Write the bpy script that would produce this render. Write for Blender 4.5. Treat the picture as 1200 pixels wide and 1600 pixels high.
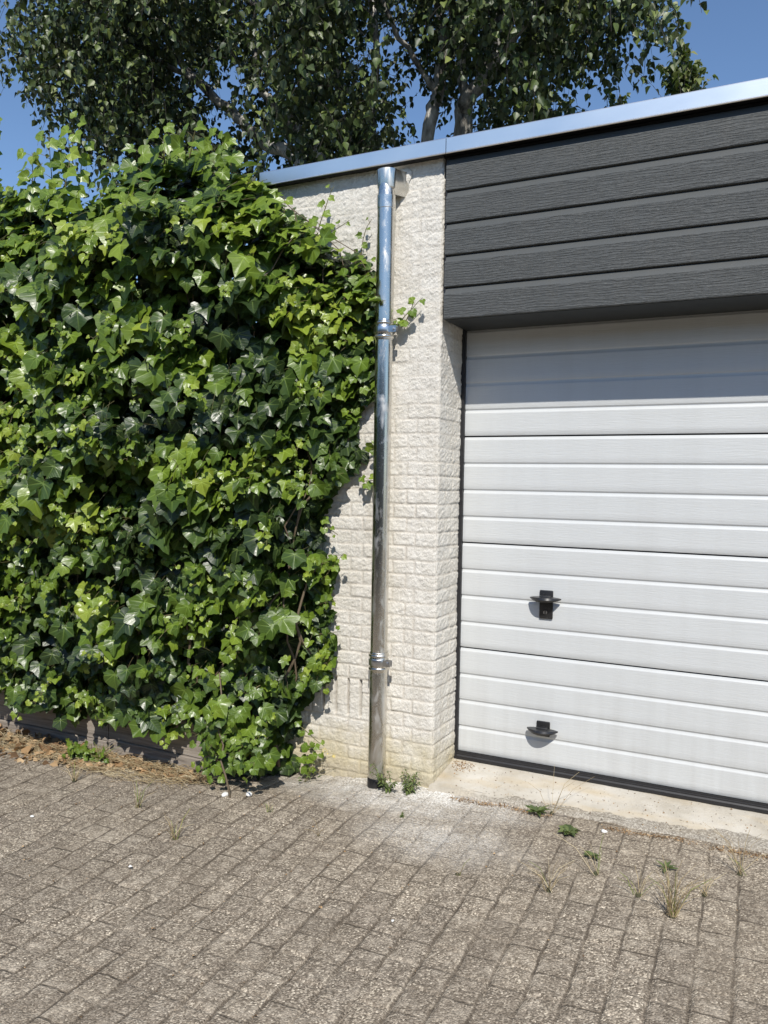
import bpy, math, random
import numpy as np
from mathutils import Matrix, Vector
random.seed(7)
RNG = np.random.default_rng(11)
for o in list(bpy.data.objects): bpy.data.objects.remove(o)
S = bpy.context.scene
COL = S.collection

# ------------------------------------------------------------------ camera
CAM = (0.0, -3.3307, 1.2761)
cd = bpy.data.cameras.new('camera'); cam = bpy.data.objects.new('camera', cd); COL.objects.link(cam)
yaw, pitch, roll = -0.46397, 0.03616, 0.0170
fw = Vector((math.sin(yaw)*math.cos(pitch), math.cos(yaw)*math.cos(pitch), -math.sin(pitch)))
rt = Vector((math.cos(yaw), -math.sin(yaw), 0)); up = rt.cross(fw)
r2 = rt*math.cos(roll)+up*math.sin(roll); u2 = -rt*math.sin(roll)+up*math.cos(roll)
M = Matrix((r2, u2, -fw)).transposed().to_4x4(); M.translation = CAM
cam.matrix_world = M
cd.sensor_fit = 'VERTICAL'; cd.sensor_height = 36; cd.lens = 36*1269.7/1600
cd.clip_start = 0.05; cd.clip_end = 500
S.camera = cam
# ------------------------------------------------------------------ light
SUN_TO = Vector((0.5, -1.0, 1.17)).normalized()
w = bpy.data.worlds.new("World"); S.world = w; w.use_nodes = True
nt = w.node_tree; nt.nodes.clear()
sky = nt.nodes.new('ShaderNodeTexSky'); sky.sky_type = 'NISHITA'; sky.sun_disc = False
sky.sun_elevation = math.asin(SUN_TO.z); sky.sun_rotation = math.atan2(SUN_TO.x, SUN_TO.y)
sky.air_density = 1.0; sky.dust_density = 0.15; sky.ozone_density = 5.0
bg = nt.nodes.new('ShaderNodeBackground'); bg.inputs[1].default_value = 0.122
wo = nt.nodes.new('ShaderNodeOutputWorld')
nt.links.new(sky.outputs[0], bg.inputs[0]); nt.links.new(bg.outputs[0], wo.inputs[0])
sl = bpy.data.lights.new('sun', 'SUN'); sl.energy = 4.3; sl.angle = math.radians(0.53); sl.color = (1.0, 0.95, 0.87)
so = bpy.data.objects.new('sun', sl); COL.objects.link(so)
so.rotation_euler = SUN_TO.to_track_quat('Z', 'Y').to_euler(); so.location = (3, -6, 8)
S.view_settings.view_transform = 'Standard'; S.view_settings.look = 'None'
S.view_settings.exposure = 0.25; S.view_settings.gamma = 1.0
S.cycles.max_bounces = 8

# ------------------------------------------------------------------ noise
def vn(x, y, sc, seed=0):
    x = np.asarray(x)/sc+1000.0; y = np.asarray(y)/sc+1000.0
    r = np.random.default_rng(seed).random((256, 256))
    xi = np.floor(x).astype(int); yi = np.floor(y).astype(int)
    fx = x-xi; fy = y-yi; fx = fx*fx*(3-2*fx); fy = fy*fy*(3-2*fy)
    a = r[xi % 256, yi % 256]; b = r[(xi+1) % 256, yi % 256]; c = r[xi % 256, (yi+1) % 256]; d = r[(xi+1) % 256, (yi+1) % 256]
    return (a*(1-fx)+b*fx)*(1-fy)+(c*(1-fx)+d*fx)*fy
def fbm(x, y, sc, seed=0, n=3):
    s = 0; a = 1; t = 0
    for i in range(n):
        s = s+a*vn(x, y, sc/2**i, seed+i*17); t += a; a *= .5
    return s/t
def sst(a, b, x):
    t = np.clip((x-a)/(b-a), 0, 1); return t*t*(3-2*t)

# ------------------------------------------------------------------ nodes
class NT:
    def __init__(s, name):
        s.m = bpy.data.materials.new(name); s.m.use_nodes = True; s.t = s.m.node_tree; s.t.nodes.clear()
        s.out = s.t.nodes.new('ShaderNodeOutputMaterial')
    def n(s, ty, **kw):
        nd = s.t.nodes.new('ShaderNode'+ty)
        for k, v in kw.items():
            if k.startswith('i_'):
                key = k[2:].replace('_', ' ')
                s.set(nd, int(key) if key.isdigit() else key, v)
            else: setattr(nd, k, v)
        return nd
    def set(s, nd, key, v):
        sk = nd.inputs[key]
        if isinstance(v, bpy.types.NodeSocket): s.t.links.new(v, sk)
        elif isinstance(v, bpy.types.Node): s.t.links.new(v.outputs[0], sk)
        else:
            if isinstance(v, tuple) and len(v) == 3 and sk.type == 'RGBA': v = v+(1,)
            sk.default_value = v
    def math(s, op, a, b=None, c=None, clamp=False):
        nd = s.n('Math', operation=op, use_clamp=clamp); s.set(nd, 0, a)
        if b is not None: s.set(nd, 1, b)
        if c is not None: s.set(nd, 2, c)
        return nd.outputs[0]
    def mix(s, f, a, b, mode='MIX'):
        nd = s.n('Mix', data_type='RGBA', blend_type=mode)
        s.set(nd, 0, f); s.set(nd, 6, a); s.set(nd, 7, b); return nd.outputs[2]
    def ramp(s, f, stops, interp='LINEAR'):
        nd = s.n('ValToRGB'); s.set(nd, 0, f); e = nd.color_ramp.elements; nd.color_ramp.interpolation = interp
        while len(e) < len(stops): e.new(0.5)
        for i, (p, c) in enumerate(stops):
            e[i].position = p; e[i].color = (c if isinstance(c, tuple) else (c, c, c))+(1,)
        return nd.outputs[0]
    def noise(s, vec, scale, detail=3, rough=.55, dist=0.0):
        nd = s.n('TexNoise'); s.set(nd, 'Vector', vec); s.set(nd, 'Scale', scale); s.set(nd, 'Detail', detail)
        s.set(nd, 'Roughness', rough); s.set(nd, 'Distortion', dist); return nd.outputs[0]
    def pos(s, scale=(1, 1, 1), rot=(0, 0, 0), loc=(0, 0, 0)):
        g = s.n('NewGeometry'); mp = s.n('Mapping'); s.set(mp, 'Vector', g.outputs['Position'])
        s.set(mp, 'Scale', scale); s.set(mp, 'Rotation', rot); s.set(mp, 'Location', loc); return mp.outputs[0]
    def sep(s, v):
        nd = s.n('SeparateXYZ'); s.set(nd, 0, v); return nd.outputs
    def bump(s, h, strength, dist, normal=None):
        nd = s.n('Bump'); s.set(nd, 'Height', h); s.set(nd, 'Strength', strength); s.set(nd, 'Distance', dist)
        if normal is not None: s.set(nd, 'Normal', normal)
        return nd.outputs[0]
    def bsdf(s, base, rough=.6, metal=0.0, normal=None, spec=.5, **kw):
        nd = s.n('BsdfPrincipled'); s.set(nd, 'Base Color', base); s.set(nd, 'Roughness', rough); s.set(nd, 'Metallic', metal)
        s.set(nd, 'Specular IOR Level', spec)
        if normal is not None: s.set(nd, 'Normal', normal)
        for k, v in kw.items(): s.set(nd, k.replace('_', ' '), v)
        return nd.outputs[0]
    def done(s, sh):
        s.t.links.new(sh, s.out.inputs[0]); return s.m

MAT = {}
# --- painted split-face brick
m = NT('painted_brick'); P = m.pos()
c = m.sep(P)
n1 = m.noise(P, 9, 4); n2 = m.noise(P, 140, 3, .6)
col = m.ramp(n1, [(.3, (.62, .59, .525)), (.55, (.68, .652, .592)), (.75, (.73, .708, .65))])
att = m.n('Attribute', attribute_name='joint').outputs['Fac']
jn = m.noise(m.pos((1, 1, 1)), 22, 3)
jf = m.math('MULTIPLY', att, m.math('MULTIPLY_ADD', jn, 1.1, .15, clamp=True))
col = m.mix(m.math('MULTIPLY', jf, .6), col, (.50, .45, .38))
pits = m.ramp(n2, [(.30, 1.0), (.42, 0.0)])
col = m.mix(m.math('MULTIPLY', pits, .35), col, (.42, .38, .30))
# unpainted mortar in the open weep slots, the hole's shade darkened into its colour
col = m.mix(m.math('MULTIPLY', m.n('Attribute', attribute_name='slot').outputs['Fac'], .8), col, (.17, .15, .13))
# algae and dirt along the foot
sn = m.noise(m.pos((1, 1, 1)), 7, 4, .6)
hz = m.math('MULTIPLY_ADD', sn, .42, m.math('MULTIPLY', c[2], -1.0))
al = m.ramp(hz, [(.05, 0.0), (.32, .85)])
col = m.mix(al, col, m.mix(m.noise(P, 15, 2), (.40, .34, .20), (.60, .50, .24)))
drip = m.ramp(m.noise(m.pos((26, 26, 1.6)), 1, 4, .65), [(.50, 0.0), (.72, .28)])
col = m.mix(drip, col, (.47, .42, .34))
dust = m.ramp(m.math('MULTIPLY_ADD', sn, .12, m.math('MULTIPLY', c[2], -1.0)), [(.08, 0.0), (.14, .6)])
col = m.mix(dust, col, (.42, .38, .31))
streak = m.noise(m.pos((260, 260, 90), (0.0, .75, 0)), 1, 3, .6)
h = m.math('ADD', m.math('MULTIPLY', n2, .6), m.math('MULTIPLY', streak, .8))
MAT['wall'] = m.done(m.bsdf(col, .85, normal=m.bump(h, 1.0, .0045), spec=.25))
# --- door
def grain_mat(name, base, base2, amt, dist, rough, spec=.4, big=0.0, gl=.6):
    m = NT(name)
    v = m.pos((5, 40, 95)); wob = m.noise(m.pos((1.6, 1, 7)), 1, 3)
    vv = m.n('VectorMath', operation='MULTIPLY_ADD'); m.set(vv, 0, wob); m.set(vv, 1, (0, 0, 5.0)); m.set(vv, 2, v)
    g = m.noise(vv.outputs[0], 1.0, 5, .65)
    s_ = m.noise(m.pos((1.2, 1, 2.2)), 1.0, 3)
    fine = m.noise(m.pos((18, 60, 420)), 1, 3)
    col = m.mix(s_, base, base2)
    zz_ = m.sep(m.pos())[2]
    dirt = m.math('MULTIPLY', m.ramp(m.noise(m.pos((14, 1, 1.2)), 1, 4, .6), [(.42, 0.0), (.8, .42)]), m.ramp(zz_, [(.0, 1.0), (.45, .30)]))
    col = m.mix(dirt, col, m.mix(.5, col, (.16, .13, .09)))
    gr = m.ramp(g, [(.40, 0.0), (.5, 1.0), (.60, 0.0)])
    if big > 0:
        wv = m.n('TexWave', wave_type='BANDS', bands_direction='Z'); m.set(wv, 'Vector', m.pos((1.6, 1, 7))); m.set(wv, 'Scale', 4.0)
        m.set(wv, 'Distortion', 9.0); m.set(wv, 'Detail', 3.0); m.set(wv, 'Detail Scale', 1.1)
        wl = m.ramp(wv.outputs[1], [(.62, 0.0), (.85, 1.0)])
        hh = m.math('ADD', m.math('MULTIPLY', gr, .8), m.math('ADD', m.math('MULTIPLY', wl, big), m.math('MULTIPLY', fine, .7)))
        sp = m.ramp(m.noise(m.pos((70, 70, 420)), 1, 3, .6), [(.60, 0.0), (.72, 1.0)])
        col = m.mix(m.math('MULTIPLY', sp, .35), col, (.17, .17, .165))
    else:
        hh = m.math('ADD', m.math('MULTIPLY', gr, gl), fine)
    # face mask: rebate (smooth) bands carry attribute smooth=1
    sm = m.n('Attribute', attribute_name='smooth').outputs['Fac']
    st = m.math('MULTIPLY', m.math('SUBTRACT', 1.0, sm), amt)
    bp = m.n('Bump'); m.set(bp, 'Height', hh); m.set(bp, 'Strength', st); m.set(bp, 'Distance', dist)
    return m.done(m.bsdf(col, m.math('MULTIPLY_ADD', s_, .12, rough), normal=bp.outputs[0], spec=spec))
MAT['door'] = grain_mat('white_door_paint', (.54, .56, .565), (.575, .59, .59), .45, .0008, .38, .45)
MAT['clad'] = grain_mat('dark_fibre_cement', (.062, .069, .070), (.078, .082, .082), .9, .0016, .52, .45, big=.9)
m = NT('shaded_soffit'); MAT['soffit'] = m.done(m.bsdf(m.mix(m.noise(m.pos((2, 30, 30)), 1, 3), (.016, .019, .019), (.024, .027, .027)), .6))  # cladding paint made darker, the underside's shade is put into the colour
m = NT('black_rubber'); MAT['rubber'] = m.done(m.bsdf(m.mix(m.noise(m.pos(), 30), (.008, .008, .01), (.02, .02, .022)), .5))
m = NT('black_plastic')
sc = m.ramp(m.noise(m.pos((120, 120, 120)), 1, 4, .7), [(.62, 0.0), (.7, 1.0)])
MAT['plastic'] = m.done(m.bsdf(m.mix(m.math('MULTIPLY', sc, .5), (.018, .018, .019), (.16, .16, .16)), .33))
# --- metals
m = NT('brushed_aluminium')
b1 = m.noise(m.pos((3, 3, 220)), 1, 3); b2 = m.noise(m.pos((3, 1, 6)), 1, 3); sp = m.ramp(m.noise(m.pos((60, 60, 60)), 1, 2), [(.76, 0.0), (.8, 1.0)])
MAT['alu'] = m.done(m.bsdf(m.mix(sp, m.mix(b2, (.84, .84, .81), (.92, .93, .90)), (.95, .95, .95)), m.math('MULTIPLY_ADD', b2, .10, .30), 1.0, normal=m.bump(b1, .12, .0006)))
m = NT('zinc_pipe'); P = m.pos(); z = m.sep(P)[2]
blot = m.ramp(m.noise(m.pos((22, 22, 9)), 1, 4, .6, .6), [(.50, 0.0), (.66, 1.0)])
scr = m.ramp(m.noise(m.pos((150, 150, 45)), 1, 3, .6, 1.0), [(.62, 0.0), (.68, 1.0)])
dots = m.ramp(m.noise(m.pos((190, 190, 190)), 1, 1), [(.74, 0.0), (.78, 1.0)])
low = m.math('SUBTRACT', 1.0, m.math('MULTIPLY', z, .6), clamp=True)
rg = m.math('MULTIPLY_ADD', blot, .24, .21)
rg = m.math('MULTIPLY_ADD', m.math('MULTIPLY', scr, .5), .3, rg)
rg = m.math('ADD', rg, m.math('MULTIPLY', low, .04))
cc = m.mix(m.math('MULTIPLY', blot, .8), (.62, .60, .55), (.80, .78, .73))
cc = m.mix(m.math('MULTIPLY', m.math('MULTIPLY', dots, low), .8), cc, (.8, .8, .78))
met = m.math('SUBTRACT', 1.0, m.math('MULTIPLY', m.math('MULTIPLY', dots, low), .8))
MAT['zinc'] = m.done(m.bsdf(cc, rg, met, normal=m.bump(m.noise(m.pos((9, 9, 5)), 1, 2), .05, .01)))
m = NT('bright_steel'); MAT['steel'] = m.done(m.bsdf(m.mix(m.noise(m.pos(), 60), (.5, .51, .52), (.68, .69, .7)), .28, 1.0))
# --- pavers
TH = .029; PW = .105; PT0 = -.125
m = NT('concrete_pavers')
g = m.n('NewGeometry').outputs['Position']
dn = m.n('TexNoise'); m.set(dn, 'Vector', g); m.set(dn, 'Scale', 14.0); m.set(dn, 'Detail', 3.0)
dv = m.n('VectorMath', operation='MULTIPLY_ADD'); m.set(dv, 0, dn.outputs['Color']); m.set(dv, 1, (.016, .016, 0)); m.set(dv, 2, g)
mp = m.n('Mapping'); m.set(mp, 'Vector', dv.outputs[0]); m.set(mp, 'Rotation', (0, 0, -TH)); 
q = m.sep(mp.outputs[0])
cmb = m.n('CombineXYZ'); m.set(cmb, 0, m.math('ADD', q[1], -.005)); m.set(cmb, 1, m.math('ADD', q[0], -PT0-.005+21*PW*0)); 
br = m.n('TexBrick', offset=.5, offset_frequency=2, squash=1.0)
m.set(br, 'Vector', cmb); m.set(br, 'Scale', 1.0); m.set(br, 'Brick Width', .21); m.set(br, 'Row Height', PW)
m.set(br, 'Mortar Size', .0060); m.set(br, 'Mortar Smooth', .8); m.set(br, 'Bias', 0.0)
m.set(br, 'Color1', (.0, .0, .0)); m.set(br, 'Color2', (1, 1, 1)); m.set(br, 'Mortar', (.5, .5, .5))
P = m.pos()
vo = m.n('TexVoronoi', feature='F1'); m.set(vo, 'Vector', P); m.set(vo, 'Scale', 190.0)
ag = m.ramp(vo.outputs['Color'], [(.0, (.075, .065, .053)), (.35, (.14, .124, .105)), (.62, (.235, .21, .18)), (.84, (.39, .36, .31)), (1.0, (.68, .64, .56))])
vo2 = m.n('TexVoronoi', feature='F1'); m.set(vo2, 'Vector', P); m.set(vo2, 'Scale', 95.0)
spk = m.ramp(vo2.outputs['Distance'], [(.12, 1.0), (.24, 0.0)])
spc = m.math('MULTIPLY', spk, m.ramp(vo2.outputs['Color'], [(.60, 0.0), (.72, 1.0)]))
patch = m.noise(P, 2.6, 5, .62); patch2 = m.noise(P, 17, 4, .65)
col = m.mix(m.math('MULTIPLY', spc, .65), ag, (.62, .59, .53))
col = m.mix(m.ramp(patch, [(.35, .45), (.62, 0.0)]), col, (.15, .132, .11))
col = m.mix(m.ramp(patch2, [(.50, 0.0), (.72, .42)]), col, (.46, .43, .38))
bv = m.sep(br.outputs['Color'])[0]
col = m.mix(.55, col, m.mix(bv, (.66, .64, .62), (1.0, .98, .94)), 'MULTIPLY')
col = m.mix(.62, col, (1.64, 1.53, 1.36), 'MULTIPLY')
jn = m.math('MULTIPLY', br.outputs['Fac'], m.ramp(m.noise(P, 6, 4, .6), [(.34, .22), (.62, .88)]))
sand = m.mix(m.noise(P, 60, 3), (.05, .04, .03), (.13, .105, .078))
col = m.mix(jn, col, sand)
# white efflorescence at the foot of the pillar, pale band along the wall
q3 = m.sep(P)
def blob(cx, cy, rx, ry):
    dx = m.math('DIVIDE', m.math('SUBTRACT', q3[0], cx), rx); dy = m.math('DIVIDE', m.math('SUBTRACT', q3[1], cy), ry)
    d = m.math('SQRT', m.math('ADD', m.math('MULTIPLY', dx, dx), m.math('MULTIPLY', dy, dy)))
    return m.math('SUBTRACT', 1.0, d, clamp=True)
wb = m.math('MAXIMUM', m.math('MULTIPLY', blob(-1.5, .02, .75, .42), 1.35), m.math('MULTIPLY', blob(-1.20, -.42, .45, .26), .5))
wb = m.math('MAXIMUM', wb, m.math('MULTIPLY', blob(-1.95, -.12, .35, .2), .55))
wm = m.math('MULTIPLY', wb, m.ramp(m.noise(P, 120, 4, .7), [(.36, .1), (.60, 1.0)]))
wm = m.math('MULTIPLY', wm, m.ramp(m.noise(P, 7, 3), [(.3, .45), (.6, 1.5)]), clamp=True)
col = m.mix(wm, col, (.72, .70, .65))
hh = m.math('ADD', m.math('MULTIPLY', vo.outputs['Distance'], -.9), m.math('MULTIPLY', m.noise(P, 70, 4, .7), 1.5))
hh = m.math('SUBTRACT', hh, m.math('MULTIPLY', jn, .9))
MAT['paver'] = m.done(m.bsdf(col, .9, normal=m.bump(hh, .85, .004), spec=.2))
# --- concrete apron
m = NT('concrete_apron'); P = m.pos(); q3 = m.sep(P)
col = m.ramp(m.noise(P, 5, 5, .6), [(.3, (.36, .325, .265)), (.5, (.48, .445, .38)), (.75, (.58, .55, .49))])
rust = m.ramp(m.noise(m.pos((3, 9, 1)), 1, 3), [(.48, 0.0), (.7, .5)])
col = m.mix(rust, col, (.46, .35, .19))
edge = m.ramp(m.math('MULTIPLY_ADD', m.noise(P, 6, 4), .16, m.math('MULTIPLY_ADD', q3[1], -1, m.math('MULTIPLY', q3[0], .06))), [(-.12, 0.0), (-.01, .85)])
lf = m.ramp(m.math('MULTIPLY_ADD', q3[0], .8, 1.15), [(.05, 0.0), (.30, 1.0)])
edge = m.math('MULTIPLY', edge, lf)
vo = m.n('TexVoronoi'); m.set(vo, 'Vector', P); m.set(vo, 'Scale', 190.0)
grit = m.ramp(vo.outputs['Color'], [(.0, (.12, .105, .085)), (.5, (.25, .22, .18)), (1, (.5, .47, .4))])
col = m.mix(edge, col, grit)
pit = m.ramp(m.noise(P, 75, 2, .5), [(.27, 1.0), (.31, 0.0)])
col = m.mix(m.math('MULTIPLY', pit, .75), col, (.10, .08, .06))
MAT['apron'] = m.done(m.bsdf(col, .85, normal=m.bump(m.math('ADD', m.noise(P, 60, 5, .7), m.math('MULTIPLY', pit, -1.0)), .7, .003), spec=.25))
m = NT('garden_soil'); MAT['soil'] = m.done(m.bsdf(m.mix(m.noise(m.pos(), 3, 6), (.04, .05, .02), (.09, .08, .045)), .9, normal=m.bump(m.noise(m.pos(), 30, 5), 1, .02)))
m = NT('roof_bitumen'); MAT['roof'] = m.done(m.bsdf(m.mix(m.noise(m.pos(), 40, 4), (.04, .04, .04), (.09, .09, .09)), .9))
m = NT('weathered_timber'); v = m.pos((5, 40, 90))
g = m.noise(v, 1, 5, .6, .3)
col = m.ramp(g, [(.3, (.15, .125, .105)), (.5, (.26, .225, .19)), (.7, (.36, .32, .275))])
MAT['timber'] = m.done(m.bsdf(col, .8, normal=m.bump(g, .8, .003)))
# --- foliage
def leaf_mat(name, stops, rough, vein=(.22, .30, .07), vamt=.6, trans=.22, tcol=(.16, .28, .03), spec=.5, ivy=True, back=None, bumps=.4):
    m = NT(name)
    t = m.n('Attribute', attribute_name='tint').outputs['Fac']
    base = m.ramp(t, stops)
    uv = m.n('UVMap', uv_map='uv').outputs[0]; s3 = m.sep(uv)
    P = m.pos()
    mott = m.noise(P, 70, 3)
    base = m.mix(m.math('MULTIPLY', mott, .35), base, m.mix(.5, base, (.02, .035, .01)))
    ax = m.math('ABSOLUTE', s3[0])
    if ivy:
        yy = m.math('SUBTRACT', s3[1], .13)
        r = m.math('SQRT', m.math('ADD', m.math('MULTIPLY', ax, ax), m.math('MULTIPLY', yy, yy)))
        an = m.math('ARCTAN2', ax, yy)
        ds = [m.math('MULTIPLY', r, m.math('ABSOLUTE', m.math('SINE', m.math('SUBTRACT', an, a)))) for a in (0.0, .99, 1.52)]
        d = m.math('MINIMUM', m.math('MINIMUM', ds[0], ds[1]), ds[2])
        vm = m.ramp(d, [(.006, 1.0), (.03, 0.0)])
        vm = m.math('MULTIPLY', vm, m.math('SUBTRACT', 1.1, r, clamp=True))
        br = m.ramp(m.math('ABSOLUTE', m.math('SINE', m.math('MULTIPLY_ADD', ax, -14.0, m.math('MULTIPLY', s3[1], 20.0)))), [(.0, .35), (.18, 0.0)])
        vm = m.math('MAXIMUM', vm, br)
        nrm = m.bump(m.math('MULTIPLY_ADD', mott, .4, m.math('MULTIPLY', vm, -.8)), bumps, .002)
    else:
        vm = m.ramp(ax, [(.02, .8), (.07, 0.0)]); nrm = m.bump(mott, bumps, .002)
    col = m.mix(m.math('MULTIPLY', vm, vamt), base, m.mix(.5, base, vein, 'ADD'))
    if back:
        bf = m.n('NewGeometry').outputs['Backfacing']; col = m.mix(bf, col, m.mix(.6, col, back))
    sh = m.bsdf(col, m.math('MULTIPLY_ADD', mott, .18, rough), normal=nrm, spec=spec)
    tr = m.n('BsdfTranslucent'); m.set(tr, 0, m.mix(.5, base, tcol))
    mx = m.n('MixShader'); m.set(mx, 0, trans); m.set(mx, 1, sh); m.set(mx, 2, tr.outputs[0])
    return m.done(mx.outputs[0])
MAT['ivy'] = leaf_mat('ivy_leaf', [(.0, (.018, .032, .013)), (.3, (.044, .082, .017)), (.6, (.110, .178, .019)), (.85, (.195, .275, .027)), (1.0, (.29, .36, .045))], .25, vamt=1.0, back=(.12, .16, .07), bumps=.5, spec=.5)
MAT['birch'] = leaf_mat('birch_leaf', [(.0, (.026, .042, .014)), (.45, (.055, .085, .022)), (.85, (.11, .15, .034)), (1, (.20, .23, .06))], .36, vamt=.3, ivy=False, trans=.15, tcol=(.08, .13, .02), back=(.08, .10, .05))
MAT['shrub'] = leaf_mat('shrub_leaf', [(.0, (.05, .07, .025)), (.6, (.10, .13, .03)), (1, (.26, .26, .09))], .4, vamt=.3, ivy=False)
MAT['weed'] = leaf_mat('weed_leaf', [(.0, (.06, .09, .03)), (1, (.15, .19, .06))], .45, vamt=.3, ivy=False)
MAT['straw'] = leaf_mat('dry_straw', [(.0, (.30, .21, .11)), (.5, (.52, .41, .24)), (.85, (.70, .60, .40)), (1, (.24, .30, .07))], .7, vamt=0, ivy=False, spec=.2, trans=.1, tcol=(.4, .3, .1))
MAT['litter'] = leaf_mat('dead_leaf', [(.0, (.12, .07, .04)), (.5, (.34, .21, .105)), (1, (.58, .42, .25))], .7, vamt=.3, vein=(.3, .2, .1), ivy=False, spec=.2, trans=.1, tcol=(.4, .2, .08))
m = NT('ivy_stem'); MAT['stem'] = m.done(m.bsdf(m.mix(m.noise(m.pos(), 30), (.09, .075, .045), (.17, .12, .08)), .7, normal=m.bump(m.noise(m.pos(), 200), .6, .003)))
m = NT('green_stem'); MAT['gstem'] = m.done(m.bsdf(m.mix(m.noise(m.pos(), 8), (.10, .13, .035), (.17, .11, .06)), .5))
m = NT('dark_twig'); MAT['twig'] = m.done(m.bsdf((.035, .028, .022), .7))
m = NT('birch_bark'); v = m.pos((9, 9, 3.5))
bk = m.noise(v, 1, 5, .65, .5)
col = m.ramp(bk, [(.36, (.05, .045, .04)), (.45, (.20, .19, .17)), (.55, (.38, .37, .34)), (.7, (.62, .59, .54))])
MAT['bark'] = m.done(m.bsdf(col, .8, normal=m.bump(bk, 1, .012)))
m = NT('yellow_petal'); MAT['petal'] = m.done(m.bsdf(m.mix(m.noise(m.pos(), 90), (.75, .55, .03), (.85, .68, .08)), .6))
m = NT('white_scrap'); MAT['white'] = m.done(m.bsdf(m.mix(m.noise(m.pos(), 50), (.68, .67, .63), (.82, .82, .80)), .7, normal=m.bump(m.noise(m.pos(), 90), 1, .003)))

# ------------------------------------------------------------------ object helpers
def empty(name, label, cat, loc=(0, 0, 0), rz=0, group=None):
    o = bpy.data.objects.new(name, None); COL.objects.link(o); o.location = loc; o.rotation_euler = (0, 0, rz)
    o.empty_display_size = .05
    tag(o, label, cat, group); return o
def tag(o, label=None, cat=None, group=None, kind=None):
    if label: o['label'] = label
    if cat: o['category'] = cat
    if group: o['group'] = group
    if kind: o['kind'] = kind
    return o
class MB:
    """collects polygons; build() links them as one mesh object (world coordinates, kept under the parent)"""
    def __init__(s): s.v = []; s.f = []; s.mi = []; s.n = 0
    def add(s, v, f, mi=0):
        v = np.asarray(v, float).reshape(-1, 3); s.v.append(v)
        for a in f: s.f.append([i+s.n for i in a]); s.mi.append(mi)
        s.n += len(v); return s
    def box(s, x0, x1, y0, y1, z0, z1, bev=0.0, mi=0):
        if bev <= 0:
            v = [(x, y, z) for x in (x0, x1) for y in (y0, y1) for z in (z0, z1)]
            f = [(0, 1, 3, 2), (4, 6, 7, 5), (0, 4, 5, 1), (2, 3, 7, 6), (0, 2, 6, 4), (1, 5, 7, 3)]
            return s.add(v, f, mi)
        import bmesh
        bm = bmesh.new(); bmesh.ops.create_cube(bm, size=1)
        for q in bm.verts: q.co = Vector(((x0+x1)/2+q.co.x*(x1-x0), (y0+y1)/2+q.co.y*(y1-y0), (z0+z1)/2+q.co.z*(z1-z0)))
        bmesh.ops.bevel(bm, geom=list(bm.edges), offset=bev, segments=2, affect='EDGES', profile=.5)
        bm.verts.index_update()
        s.add([tuple(q.co) for q in bm.verts], [[q.index for q in f.verts] for f in bm.faces], mi); bm.free(); return s
    def prism(s, poly, axis, a, b, mi=0):
        """poly in the plane across axis ('x': (y,z); 'y': (x,z); 'z': (x,y))"""
        n = len(poly)
        def p(t, q):
            return {'x': (t, q[0], q[1]), 'y': (q[0], t, q[1]), 'z': (q[0], q[1], t)}[axis]
        v = [p(a, q) for q in poly]+[p(b, q) for q in poly]
        f = [[(i+1) % n, i, i+n, (i+1) % n+n] for i in range(n)]+[list(range(n)), list(range(2*n-1, n-1, -1))]
        return s.add(v, f, mi)
    def lathe(s, prof, cx, cy, seg=32, mi=0, closed=False):
        v = []; f = []
        for r, z in prof:
            for k in range(seg):
                a = 2*math.pi*k/seg; v.append((cx+r*math.cos(a), cy+r*math.sin(a), z))
        for i in range(len(prof)-1):
            for k in range(seg):
                k2 = (k+1) % seg; f.append((i*seg+k, i*seg+k2, (i+1)*seg+k2, (i+1)*seg+k))
        return s.add(v, f, mi)
    def tube(s, pts, rad, seg=6, mi=0, cap=True):
        pts = [Vector(p) for p in pts]; n = len(pts)
        rads = rad if hasattr(rad, '__len__') else [rad]*n
        v = []; f = []; prev = None
        for i, p in enumerate(pts):
            d = (pts[min(i+1, n-1)]-pts[max(i-1, 0)])
            d = d.normalized() if d.length > 1e-9 else Vector((0, 0, 1))
            if prev is None: a = d.orthogonal().normalized()
            else:
                a = prev-d*prev.dot(d); a = a.normalized() if a.length > 1e-6 else d.orthogonal().normalized()
            prev = a; b = d.cross(a)
            for k in range(seg):
                t = 2*math.pi*k/seg; v.append(tuple(p+(a*math.cos(t)+b*math.sin(t))*rads[i]))
        for i in range(n-1):
            for k in range(seg):
                k2 = (k+1) % seg; f.append((i*seg+k, i*seg+k2, (i+1)*seg+k2, (i+1)*seg+k))
        if cap: f.append(list(range(seg))[::-1]); f.append(list(range((n-1)*seg, n*seg)))
        return s.add(v, f, mi)
    def build(s, name, mats, parent=None, smooth=False, bevel=0):
        me = bpy.data.meshes.new(name); V = np.concatenate(s.v)
        off = np.array(parent.matrix_basis.translation) if parent is not None else 0
        # parents here are unrotated empties or objects at the origin of their own empty
        me.from_pydata((V-root_loc(parent)).tolist(), [], s.f)
        for mm in (mats if isinstance(mats, (list, tuple)) else [mats]): me.materials.append(mm)
        if any(s.mi): me.polygons.foreach_set('material_index', s.mi)
        if smooth: me.polygons.foreach_set('use_smooth', [True]*len(me.polygons))
        me.update(); me.validate()
        o = bpy.data.objects.new(name, me); COL.objects.link(o)
        if parent is not None: o.parent = parent
        if smooth and smooth != 'all':
            md = o.modifiers.new('edges', 'EDGE_SPLIT'); md.split_angle = math.radians(35)
        if bevel:
            md = o.modifiers.new('bevel', 'BEVEL'); md.width = bevel; md.segments = 2; md.limit_method = 'ANGLE'
        return o
def root_loc(p):
    r = np.zeros(3)
    while p is not None: r = r+np.array(p.location); p = p.parent
    return r
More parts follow.
